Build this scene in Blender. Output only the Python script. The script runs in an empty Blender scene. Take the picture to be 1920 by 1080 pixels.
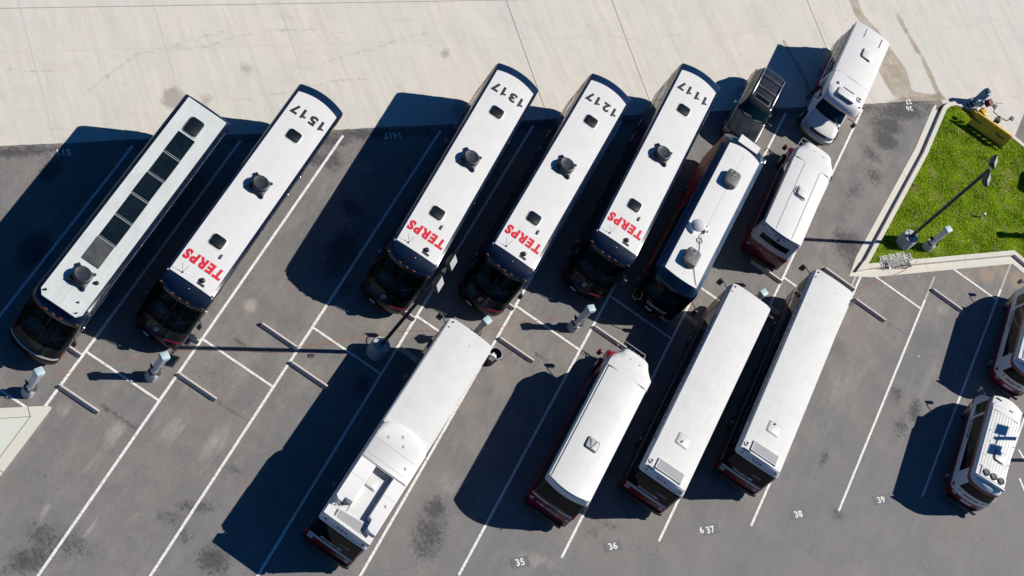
import bpy, bmesh, math, random
import numpy as np
from mathutils import Vector, Matrix
PI = math.pi
rad = math.radians
scn = bpy.context.scene
COL = scn.collection
random.seed(7)
rng = np.random.default_rng(5)

# ------------------------------------------------------------------ camera
def _rot(a, b, g):
    ca, sa, cb, sb, cg, sg = math.cos(a), math.sin(a), math.cos(b), math.sin(b), math.cos(g), math.sin(g)
    return (np.array([[ca, -sa, 0], [sa, ca, 0], [0, 0, 1]]) @ np.array([[1, 0, 0], [0, cb, -sb], [0, sb, cb]])
            @ np.array([[cg, -sg, 0], [sg, cg, 0], [0, 0, 1]]))
RW = _rot(-0.73684281, -0.67477564, 0.165814)      # world -> camera
FPX = 4130.52                                       # focal length in pixels of the 1920 wide photograph
CAMP = RW.T @ np.array([0, 0, 110.0])
def at(x, y, z=0.0):
    """point of the survey: photograph pixel + known height -> place on site"""
    d = RW.T @ np.array([(x - 960) / FPX, -(y - 540) / FPX, -1.0])
    t = (z - CAMP[2]) / d[2]
    p = CAMP + d * t
    return (float(p[0]), float(p[1]), float(z))
cam_d = bpy.data.cameras.new('camera')
cam = bpy.data.objects.new('camera', cam_d)
COL.objects.link(cam)
cam_d.sensor_width = 36.0
cam_d.lens = 36.0 * FPX / 1920.0
cam_d.clip_start = 1.0
cam_d.clip_end = 3000.0
M4 = Matrix([[RW[0][0], RW[1][0], RW[2][0], CAMP[0]],
             [RW[0][1], RW[1][1], RW[2][1], CAMP[1]],
             [RW[0][2], RW[1][2], RW[2][2], CAMP[2]], [0, 0, 0, 1]])
cam.matrix_world = M4
scn.camera = cam

# ------------------------------------------------------------------ light
SUN_EL, SUN_AZ = rad(39.5), rad(37.4)               # azimuth counted from +X towards +Y
world = bpy.data.worlds.new('World')
scn.world = world
world.use_nodes = True
wn = world.node_tree
bg = wn.nodes['Background']
sky = wn.nodes.new('ShaderNodeTexSky')
sky.sky_type = 'NISHITA'
sky.sun_disc = False
sky.sun_elevation = SUN_EL
sky.sun_rotation = PI / 2 - SUN_AZ
sky.ozone_density = 8.0
sky.air_density = 0.7
sky.dust_density = 0.2
tint = wn.nodes.new('ShaderNodeMix'); tint.data_type = 'RGBA'; tint.blend_type = 'MULTIPLY'
tint.inputs[0].default_value = 1.0; tint.inputs[7].default_value = (0.32, 0.90, 1.20, 1)      # deep clear autumn sky
wn.links.new(sky.outputs[0], tint.inputs[6]); wn.links.new(tint.outputs[2], bg.inputs[0])
bg.inputs[1].default_value = 0.05
sun_d = bpy.data.lights.new('sun', 'SUN')
sun_d.energy = 4.8
sun_d.angle = rad(0.5)
sun_d.color = (1.0, 0.945, 0.86)
sun = bpy.data.objects.new('sun', sun_d)
COL.objects.link(sun)
sv = Vector((math.cos(SUN_EL) * math.cos(SUN_AZ), math.cos(SUN_EL) * math.sin(SUN_AZ), math.sin(SUN_EL)))
sun.rotation_euler = sv.to_track_quat('Z', 'Y').to_euler()
sun.location = (40, 40, 60)
scn.view_settings.view_transform = 'Standard'
scn.view_settings.look = 'None'
scn.view_settings.exposure = 0.32
scn.view_settings.gamma = 1.0
scn.view_settings.use_curve_mapping = False

# ------------------------------------------------------------------ materials
def newmat(name):
    m = bpy.data.materials.new(name)
    m.use_nodes = True
    nt = m.node_tree
    return m, nt, nt.nodes['Principled BSDF']
def N(nt, t, **kw):
    n = nt.nodes.new(t)
    for k, v in kw.items():
        if k.startswith('i_'):
            n.inputs[k[2:].replace('_', ' ')].default_value = v
        else:
            setattr(n, k, v)
    return n
def ramp(nt, src, stops):
    r = nt.nodes.new('ShaderNodeValToRGB')
    e = r.color_ramp.elements
    while len(e) < len(stops): e.new(0.5)
    for k, (p, c) in enumerate(stops):
        e[k].position = p
        e[k].color = (c, c, c, 1) if isinstance(c, (int, float)) else (*c, 1)
    nt.links.new(src, r.inputs[0])
    return r.outputs[0]
def mixc(nt, fac, a, b, mode='MIX'):
    m = nt.nodes.new('ShaderNodeMix')
    m.data_type = 'RGBA'; m.blend_type = mode
    for s, v in ((m.inputs[0], fac), (m.inputs[6], a), (m.inputs[7], b)):
        if isinstance(v, (int, float)): s.default_value = v
        elif isinstance(v, tuple): s.default_value = (*v, 1) if len(v) == 3 else v
        else: nt.links.new(v, s)
    return m.outputs[2]
def mth(nt, op, a, b=None, clamp=False):
    m = nt.nodes.new('ShaderNodeMath'); m.operation = op; m.use_clamp = clamp
    for k, v in enumerate((a, b)):
        if v is None: continue
        if isinstance(v, (int, float)): m.inputs[k].default_value = v
        else: nt.links.new(v, m.inputs[k])
    return m.outputs[0]
def noise(nt, vec, scale, detail=4, rough=0.55):
    n = nt.nodes.new('ShaderNodeTexNoise')
    n.inputs['Scale'].default_value = scale
    n.inputs['Detail'].default_value = detail
    n.inputs['Roughness'].default_value = rough
    if vec is not None: nt.links.new(vec, n.inputs['Vector'])
    return n.outputs['Fac']
def coords(nt, kind='Object', scale=None, rot=None):
    tc = nt.nodes.new('ShaderNodeTexCoord')
    o = tc.outputs[kind]
    if scale or rot:
        mp = nt.nodes.new('ShaderNodeMapping')
        if rot:
            mp.vector_type = 'TEXTURE'; mp.inputs['Rotation'].default_value = rot
            mp.inputs['Scale'].default_value = tuple(1.0 / c for c in scale)
        else: mp.inputs['Scale'].default_value = scale
        nt.links.new(o, mp.inputs[0]); o = mp.outputs[0]
    return o
def paint(name, col, rough=0.35, metal=0.0, dirt=0.12, dscale=1.6, coat=0.0, spec=0.5, dirtcol=None):
    """painted or moulded surface with a little uneven dirt"""
    m, nt, b = newmat(name)
    v = coords(nt)
    f = ramp(nt, noise(nt, v, dscale, 6, 0.62), [(0.38, 0.0), (0.72, 1.0)])
    dc = dirtcol or tuple(c * 0.55 + 0.02 for c in col)
    f2 = mth(nt, 'MULTIPLY', f, dirt)
    c = mixc(nt, f2, col, dc)
    nt.links.new(c, b.inputs['Base Color'])
    r = mth(nt, 'ADD', rough, mth(nt, 'MULTIPLY', f, 0.12))
    nt.links.new(r, b.inputs['Roughness'])
    b.inputs['Metallic'].default_value = metal
    b.inputs['Coat Weight'].default_value = coat
    b.inputs['Coat Roughness'].default_value = 0.06
    b.inputs['Specular IOR Level'].default_value = spec
    return m
def roofmat(name, col, dirt, dcol):
    """white vehicle roof: faint streaks running along it, soft grey grime"""
    m, nt, b = newmat(name)
    oi = nt.nodes.new('ShaderNodeObjectInfo')
    def jig(o):
        a = nt.nodes.new('ShaderNodeVectorMath'); a.operation = 'ADD'; cmb = nt.nodes.new('ShaderNodeCombineXYZ')
        nt.links.new(mth(nt, 'MULTIPLY', oi.outputs['Random'], 60.0), cmb.inputs[2]); nt.links.new(o, a.inputs[0]); nt.links.new(cmb.outputs[0], a.inputs[1]); return a.outputs[0]
    v = jig(coords(nt, 'Object', (3.0, 0.35, 1.0)))
    s = ramp(nt, noise(nt, v, 1.7, 6, 0.65), [(0.4, 0.0), (0.75, 1.0)])
    w = ramp(nt, noise(nt, jig(coords(nt)), 0.9, 6, 0.7), [(0.48, 0.0), (0.72, 1.0)])
    g = ramp(nt, noise(nt, coords(nt), 14.0, 2, 0.5), [(0.66, 0.0), (0.78, 1.0)])
    f = mth(nt, 'MULTIPLY', mth(nt, 'ADD', mth(nt, 'ADD', mth(nt, 'MULTIPLY', s, 0.5), mth(nt, 'MULTIPLY', w, 0.6)), mth(nt, 'MULTIPLY', g, 0.25), True), dirt)
    nt.links.new(mixc(nt, f, col, dcol), b.inputs['Base Color'])
    b.inputs['Roughness'].default_value = 0.42
    return m
WHITE = roofmat('roof_white', (0.69, 0.685, 0.665), 0.40, (0.52, 0.51, 0.48))
WHITE2 = roofmat('roof_offwhite', (0.66, 0.66, 0.64), 0.50, (0.5, 0.49, 0.45))
SILVER = roofmat('roof_silver', (0.60, 0.63, 0.61), 0.7, (0.42, 0.44, 0.43))
for _m, _r in ((SILVER, 0.42),):
    _m.node_tree.nodes['Principled BSDF'].inputs['Metallic'].default_value = 0.0
NAVY = paint('navy_paint', (0.002, 0.008, 0.026), 0.25, coat=0.5, dirt=0.4, dirtcol=(0.008, 0.014, 0.028))
COVE = paint('navy_cove_sky_sheen', (0.045, 0.085, 0.15), 0.3, coat=0.5, dirt=0.5, dirtcol=(0.08, 0.12, 0.18))  # navy cove with its sky reflection painted into the base colour
HATCHM = paint('hatch_black', (0.004, 0.009, 0.013), 0.35, dirt=0.3, dirtcol=(0.01, 0.015, 0.02), spec=0.3)
BLACK = paint('black_gloss', (0.003, 0.004, 0.006), 0.2, coat=0.1, dirt=0.3, dirtcol=(0.01, 0.01, 0.01), spec=0.35)
MATTE = paint('black_plastic', (0.014, 0.017, 0.022), 0.55, dirt=0.5, dirtcol=(0.04, 0.04, 0.04))
SLATE = paint('dark_grey_plastic', (0.012, 0.018, 0.028), 0.45, dirt=0.4, dirtcol=(0.03, 0.035, 0.04))
MAROON = paint('maroon_paint', (0.16, 0.004, 0.016), 0.3, coat=0.5, dirt=0.3)
RED = paint('red_paint', (0.78, 0.016, 0.035), 0.4, coat=0.0, dirt=0.2)
HOODRED = paint('hood_red', (0.36, 0.010, 0.020), 0.28, coat=0.5, dirt=0.2)
REDTXT = paint('red_vinyl', (0.62, 0.012, 0.030), 0.4, dirt=0.1)
BLKTXT = paint('dark_vinyl', (0.016, 0.018, 0.030), 0.45, dirt=0.1)
WHT = paint('white_paint', (0.70, 0.69, 0.668), 0.35, dirt=0.15, dirtcol=(0.5, 0.5, 0.48))
GREY = paint('grey_plastic', (0.10, 0.10, 0.10), 0.5, dirt=0.5)
GREY2 = paint('light_grey', (0.42, 0.43, 0.43), 0.45, dirt=0.3)
GRILLE = paint('grille_grey', (0.33, 0.33, 0.33), 0.6, dirt=0.3)
METAL = paint('bright_metal', (0.62, 0.63, 0.65), 0.25, metal=1.0, dirt=0.3)
RUBBER = paint('rubber', (0.012, 0.012, 0.012), 0.8, dirt=0.5, dirtcol=(0.05, 0.045, 0.04))
AMBER = paint('amber_lens', (0.22, 0.06, 0.006), 0.25, dirt=0.1)
REDL = paint('red_lens', (0.24, 0.006, 0.010), 0.2, dirt=0.1)
YELLOW = paint('plow_yellow', (0.72, 0.42, 0.012), 0.4, dirt=0.4, dirtcol=(0.30, 0.15, 0.02))
GOLD = paint('gold_vinyl', (0.60, 0.36, 0.02), 0.4, dirt=0.2)
CYAN = paint('pale_blue_cap', (0.46, 0.60, 0.62), 0.45, dirt=0.3)
BLUEP = paint('blue_plastic', (0.06, 0.20, 0.34), 0.4, dirt=0.3)
BRONZE = paint('bronze_paint', (0.020, 0.016, 0.018), 0.5, dirt=0.4, dirtcol=(0.05, 0.04, 0.04))
LENS = paint('lamp_lens', (0.36, 0.36, 0.37), 0.3, dirt=0.2)
CHAR = paint('charcoal_car_paint', (0.022, 0.022, 0.024), 0.22, metal=0.2, coat=0.8, dirt=0.3, dirtcol=(0.05, 0.045, 0.04))
STEEL = paint('galvanised', (0.50, 0.50, 0.50), 0.4, metal=0.5, dirt=0.5)
ORANGE = paint('orange_cord', (0.36, 0.13, 0.075), 0.6, dirt=0.3)
SOLAR = paint('solar_film', (0.002, 0.008, 0.014), 0.25, dirt=0.5, dirtcol=(0.008, 0.016, 0.022), spec=0.3)
SOLAR2 = paint('solar_film_dusty', (0.05, 0.055, 0.06), 0.35, dirt=0.8, dirtcol=(0.10, 0.10, 0.095))
DASH = paint('dash_plastic', (0.20, 0.20, 0.18), 0.7, dirt=0.3)
TAN = paint('seat_fabric', (0.30, 0.28, 0.24), 0.8, dirt=0.3)
PLATE = paint('plate_white', (0.55, 0.58, 0.62), 0.4, dirt=0.3)
def glassmat(name, tr, tint):
    m, nt, b = newmat(name)
    b.inputs['Base Color'].default_value = (*tint, 1)
    b.inputs['Roughness'].default_value = 0.03
    b.inputs['Specular IOR Level'].default_value = 0.16
    if tr > 0:
        t = N(nt, 'ShaderNodeBsdfTransparent')
        t.inputs[0].default_value = (0.75, 0.85, 0.82, 1)
        mx = N(nt, 'ShaderNodeMixShader')
        mx.inputs[0].default_value = tr
        nt.links.new(b.outputs[0], mx.inputs[1]); nt.links.new(t.outputs[0], mx.inputs[2])
        nt.links.new(mx.outputs[0], nt.nodes['Material Output'].inputs[0])
    return m
GLASS = glassmat('tinted_glass', 0.0, (0.005, 0.007, 0.009))
CARGLASS = glassmat('blue_green_glass', 0.0, (0.006, 0.030, 0.045))
WSCREEN = glassmat('windscreen_glass', 0.68, (0.004, 0.012, 0.012))

# ------------------------------------------------------------------ ground materials
def concrete_mat(name, base=(0.605, 0.562, 0.505), streak=True, stain=False):
    m, nt, b = newmat(name)
    v = coords(nt)
    a = noise(nt, v, 0.16, 5, 0.6)
    c = mixc(nt, ramp(nt, a, [(0.38, 0.0), (0.62, 1.0)]), base, (base[0] * 0.92, base[1] * 0.97, base[2] * 0.98))
    vs = coords(nt, 'Object', (1.0, 0.06, 1.0), (0, 0, rad(47)))
    vs2 = coords(nt, 'Object', (1.0, 0.09, 1.0), (0, 0, rad(41)))
    if streak:
        s = ramp(nt, noise(nt, vs, 2.6, 6, 0.7), [(0.42, 0.0), (0.68, 1.0)])
        c = mixc(nt, mth(nt, 'MULTIPLY', s, 0.30), c, (0.40, 0.36, 0.31))
        s2 = ramp(nt, noise(nt, vs2, 7.0, 3, 0.6), [(0.45, 0.0), (0.75, 1.0)])
        c = mixc(nt, mth(nt, 'MULTIPLY', s2, 0.18), c, (0.74, 0.69, 0.60))
        s3 = ramp(nt, noise(nt, coords(nt, 'Object', (1.0, 0.05, 1.0), (0, 0, rad(54))), 1.3, 5, 0.7), [(0.50, 0.0), (0.70, 1.0)])
        c = mixc(nt, mth(nt, 'MULTIPLY', s3, 0.22), c, (0.34, 0.32, 0.29))
        s4 = ramp(nt, noise(nt, coords(nt, 'Object', (0.12, 1.0, 1.0), (0, 0, rad(38))), 2.0, 6, 0.75), [(0.58, 0.0), (0.72, 1.0)])
        c = mixc(nt, mth(nt, 'MULTIPLY', s4, 0.30), c, (0.30, 0.28, 0.25))
    g = noise(nt, v, 9.0, 5, 0.7)
    c = mixc(nt, mth(nt, 'MULTIPLY', ramp(nt, g, [(0.5, 0.0), (0.8, 1.0)]), 0.20), c, (0.36, 0.335, 0.31))
    sp = ramp(nt, noise(nt, v, 2.3, 2, 0.4), [(0.735, 0.0), (0.76, 1.0)])
    c = mixc(nt, mth(nt, 'MULTIPLY', sp, 0.25), c, (0.16, 0.145, 0.13))
    if stain:
        mc = ramp(nt, noise(nt, v, 0.55, 9, 0.75), [(0.48, 0.0), (0.60, 1.0)])
        c = mixc(nt, mth(nt, 'MULTIPLY', mc, 0.16), c, (0.40, 0.365, 0.32))
        sm = mth(nt, 'MULTIPLY', ramp(nt, noise(nt, v, 3.0, 8, 0.85), [(0.56, 0.0), (0.64, 1.0)]), ramp(nt, noise(nt, v, 0.3, 3, 0.5), [(0.50, 0.0), (0.62, 1.0)]))
        c = mixc(nt, mth(nt, 'MULTIPLY', sm, 0.35), c, (0.26, 0.24, 0.21))
        at1 = N(nt, 'ShaderNodeAttribute', attribute_name='stain')
        nb = noise(nt, v, 2.2, 6, 0.75)
        f = mth(nt, 'MULTIPLY', mth(nt, 'ADD', at1.outputs['Fac'], mth(nt, 'MULTIPLY', mth(nt, 'SUBTRACT', nb, 0.5), 0.9)), 1.0)
        f = mth(nt, 'MULTIPLY', ramp(nt, f, [(0.28, 0.0), (0.62, 1.0)]), ramp(nt, at1.outputs['Fac'], [(0.02, 0.0), (0.2, 1.0)]))
        c = mixc(nt, mth(nt, 'MULTIPLY', f, 0.55), c, (0.16, 0.145, 0.13))
        at2 = N(nt, 'ShaderNodeAttribute', attribute_name='wet')
        f = ramp(nt, mth(nt, 'ADD', at2.outputs['Fac'], mth(nt, 'MULTIPLY', mth(nt, 'SUBTRACT', nb, 0.5), 0.45)), [(0.40, 0.0), (0.47, 1.0)])
        f = mth(nt, 'MULTIPLY', f, ramp(nt, noise(nt, v, 1.1, 4, 0.6), [(0.3, 0.5), (0.6, 0.95)]))
        c = mixc(nt, mth(nt, 'MULTIPLY', f, 0.75), c, (0.245, 0.180, 0.105))
    nt.links.new(c, b.inputs['Base Color'])
    b.inputs['Roughness'].default_value = 0.85
    bp = N(nt, 'ShaderNodeBump'); bp.inputs['Strength'].default_value = 0.15; bp.inputs['Distance'].default_value = 0.02
    nt.links.new(noise(nt, v, 24.0, 4, 0.6), bp.inputs['Height'])
    nt.links.new(bp.outputs[0], b.inputs['Normal'])
    return m
def asphalt_mat():
    m, nt, b = newmat('worn_asphalt')
    v = coords(nt)
    big = ramp(nt, noise(nt, v, 0.13, 5, 0.6), [(0.35, 0.0), (0.65, 1.0)])
    c = mixc(nt, big, (0.160, 0.163, 0.165), (0.245, 0.212, 0.185))
    mid = ramp(nt, noise(nt, v, 0.7, 6, 0.68), [(0.42, 0.0), (0.68, 1.0)])
    c = mixc(nt, mth(nt, 'MULTIPLY', mid, 0.7), c, (0.118, 0.118, 0.122))
    m2 = ramp(nt, noise(nt, v, 0.42, 9, 0.78), [(0.47, 0.0), (0.56, 1.0)])
    c = mixc(nt, mth(nt, 'MULTIPLY', m2, 0.28), c, (0.125, 0.120, 0.118))
    m3 = ramp(nt, noise(nt, coords(nt, 'Object', (1.0, 0.35, 1.0)), 0.8, 9, 0.8), [(0.53, 0.0), (0.60, 1.0)])
    c = mixc(nt, mth(nt, 'MULTIPLY', m3, 0.30), c, (0.285, 0.262, 0.240))
    vs = coords(nt, 'Object', (1.0, 0.16, 1.0))
    st = ramp(nt, noise(nt, vs, 1.3, 5, 0.65), [(0.52, 0.0), (0.78, 1.0)])
    c = mixc(nt, mth(nt, 'MULTIPLY', st, 0.5), c, (0.30, 0.275, 0.25))
    ton = ramp(nt, noise(nt, v, 0.35, 3, 0.5), [(0.55, 0.0), (0.75, 1.0)])
    c = mixc(nt, mth(nt, 'MULTIPLY', ton, 0.5), c, (0.250, 0.200, 0.175))
    lr = N(nt, 'ShaderNodeSeparateXYZ'); nt.links.new(v, lr.inputs[0])
    cool = ramp(nt, mth(nt, 'ADD', mth(nt, 'MULTIPLY', mth(nt, 'SUBTRACT', lr.outputs[1], lr.outputs[0]), -0.028), mth(nt, 'MULTIPLY', noise(nt, v, 0.25, 3, 0.5), 0.6)), [(0.45, 0.0), (0.85, 1.0)])
    c = mixc(nt, mth(nt, 'MULTIPLY', cool, 0.5), c, (0.170, 0.172, 0.174))
    vc = N(nt, 'ShaderNodeTexVoronoi', feature='DISTANCE_TO_EDGE'); vc.inputs['Scale'].default_value = 0.23
    wv = N(nt, 'ShaderNodeVectorMath', operation='ADD'); nsv = N(nt, 'ShaderNodeTexNoise'); nsv.inputs['Scale'].default_value = 0.8; nsv.inputs['Detail'].default_value = 6; nt.links.new(v, nsv.inputs['Vector']); nt.links.new(v, wv.inputs[0]); nt.links.new(nsv.outputs['Color'], wv.inputs[1]); nt.links.new(wv.outputs[0], vc.inputs['Vector'])
    crk = mth(nt, 'MULTIPLY', ramp(nt, vc.outputs['Distance'], [(0.0, 1.0), (0.006, 0.0)]), ramp(nt, noise(nt, v, 0.22, 2, 0.5), [(0.52, 0.0), (0.60, 1.0)]))
    c = mixc(nt, mth(nt, 'MULTIPLY', crk, 0.35), c, (0.07, 0.07, 0.07))
    # aggregate grain
    gr = noise(nt, v, 19.0, 3, 0.75)
    c = mixc(nt, 1.0, c, ramp(nt, gr, [(0.25, 0.58), (0.5, 1.0), (0.8, 1.45)]), 'MULTIPLY')
    vo = N(nt, 'ShaderNodeTexVoronoi'); vo.inputs['Scale'].default_value = 30.0
    nt.links.new(v, vo.inputs['Vector'])
    c = mixc(nt, 1.0, c, ramp(nt, vo.outputs['Distance'], [(0.0, 1.22), (0.25, 1.0), (0.7, 0.86)]), 'MULTIPLY')
    # stains and pale dust painted where the site has them
    at1 = N(nt, 'ShaderNodeAttribute', attribute_name='stain')
    nb = noise(nt, v, 1.7, 8, 0.78)
    f = mth(nt, 'ADD', at1.outputs['Fac'], mth(nt, 'MULTIPLY', mth(nt, 'SUBTRACT', nb, 0.5), 1.5))
    f = mth(nt, 'MULTIPLY', ramp(nt, f, [(0.30, 0.0), (0.75, 1.0)]), ramp(nt, at1.outputs['Fac'], [(0.03, 0.0), (0.25, 1.0)]))
    c = mixc(nt, mth(nt, 'MULTIPLY', f, 0.80), c, (0.040, 0.040, 0.046))
    sp = mth(nt, 'MULTIPLY', ramp(nt, noise(nt, v, 4.6, 5, 0.85), [(0.50, 0.0), (0.56, 1.0)]), ramp(nt, at1.outputs['Fac'], [(0.10, 0.0), (0.45, 0.75)]))
    c = mixc(nt, sp, c, (0.035, 0.035, 0.040))
    at2 = N(nt, 'ShaderNodeAttribute', attribute_name='pale')
    nbs = noise(nt, coords(nt, 'Object', (1.0, 0.22, 1.0)), 2.6, 8, 0.8)
    f = mth(nt, 'MULTIPLY', ramp(nt, mth(nt, 'ADD', at2.outputs['Fac'], mth(nt, 'MULTIPLY', mth(nt, 'SUBTRACT', nbs, 0.5), 2.0)), [(0.25, 0.0), (0.9, 1.0)]), ramp(nt, at2.outputs['Fac'], [(0.03, 0.0), (0.3, 1.0)]))
    c = mixc(nt, mth(nt, 'MULTIPLY', f, 0.75), c, (0.36, 0.325, 0.29))
    at3 = N(nt, 'ShaderNodeAttribute', attribute_name='rust')
    nb3 = noise(nt, v, 3.4, 7, 0.8)
    f = mth(nt, 'MULTIPLY', ramp(nt, mth(nt, 'ADD', at3.outputs['Fac'], mth(nt, 'MULTIPLY', mth(nt, 'SUBTRACT', nb3, 0.5), 1.9)), [(0.45, 0.0), (0.7, 1.0)]), ramp(nt, at3.outputs['Fac'], [(0.03, 0.0), (0.3, 1.0)]))
    c = mixc(nt, mth(nt, 'MULTIPLY', f, 0.55), c, (0.32, 0.235, 0.15))
    # small drips
    dr = ramp(nt, noise(nt, v, 5.2, 2, 0.4), [(0.70, 0.0), (0.73, 1.0)])
    dm = ramp(nt, noise(nt, v, 0.45, 3, 0.5), [(0.42, 0.0), (0.55, 1.0)])
    c = mixc(nt, mth(nt, 'MULTIPLY', mth(nt, 'MULTIPLY', dr, dm), 0.6), c, (0.05, 0.05, 0.052))
    nt.links.new(c, b.inputs['Base Color'])
    b.inputs['Roughness'].default_value = 0.8
    bp = N(nt, 'ShaderNodeBump'); bp.inputs['Strength'].default_value = 0.35; bp.inputs['Distance'].default_value = 0.02
    nt.links.new(gr, bp.inputs['Height']); nt.links.new(bp.outputs[0], b.inputs['Normal'])
    return m
def linepaint(name, col, wear):
    m, nt, b = newmat(name)
    v = coords(nt)
    g = ramp(nt, noise(nt, v, 7.0, 6, 0.75), [(0.45, 0.0), (0.72, 1.0)])
    c = mixc(nt, mth(nt, 'MULTIPLY', g, wear), col, (0.2, 0.19, 0.18))
    nt.links.new(c, b.inputs['Base Color'])
    b.inputs['Roughness'].default_value = 0.7
    return m
ASPHALT = asphalt_mat()
CONC = concrete_mat('apron_concrete', stain=True)
CURB = concrete_mat('curb_concrete', (0.62, 0.575, 0.50), streak=False)
STOPM = concrete_mat('stop_concrete', (0.60, 0.51, 0.45), streak=False)
BASEM = concrete_mat('base_concrete', (0.42, 0.42, 0.43), streak=False)
LINE = linepaint('line_paint', (0.76, 0.75, 0.72), 0.8)
FADED = linepaint('faded_line_paint', (0.42, 0.40, 0.37), 0.8)
PATCH = linepaint('dark_patch', (0.095, 0.098, 0.115), 0.8)
JOINT = linepaint('joint_filler', (0.22, 0.20, 0.18), 0.2)
JOINT2 = linepaint('joint_faint', (0.52, 0.485, 0.44), 0.2)
def grassmat():
    m, nt, b = newmat('grass')
    v = coords(nt)
    c = mixc(nt, ramp(nt, noise(nt, v, 0.5, 4, 0.6), [(0.35, 0.0), (0.7, 1.0)]), (0.19, 0.31, 0.004), (0.31, 0.41, 0.006))
    c = mixc(nt, ramp(nt, noise(nt, v, 0.8, 5, 0.7), [(0.42, 0.0), (0.66, 0.7)]), c, (0.15, 0.24, 0.01))
    c = mixc(nt, ramp(nt, noise(nt, v, 5.0, 4, 0.7), [(0.40, 0.0), (0.7, 0.75)]), c, (0.08, 0.19, 0.003))
    c = mixc(nt, ramp(nt, noise(nt, v, 1.2, 5, 0.75), [(0.53, 0.0), (0.66, 0.8)]), c, (0.34, 0.30, 0.11))
    oi = N(nt, 'ShaderNodeAttribute', attribute_name='tone')
    c = mixc(nt, 1.0, c, ramp(nt, oi.outputs['Fac'], [(0.0, 0.45), (0.5, 1.0), (1.0, 1.75)]), 'MULTIPLY')
    nt.links.new(c, b.inputs['Base Color'])
    b.inputs['Roughness'].default_value = 0.6
    b.inputs['Specular IOR Level'].default_value = 0.02
    return m
GRASS = grassmat()
SOIL = paint('turf_soil', (0.17, 0.28, 0.006), 0.9, dirt=0.9, dscale=6.0, dirtcol=(0.20, 0.18, 0.03))

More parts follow.
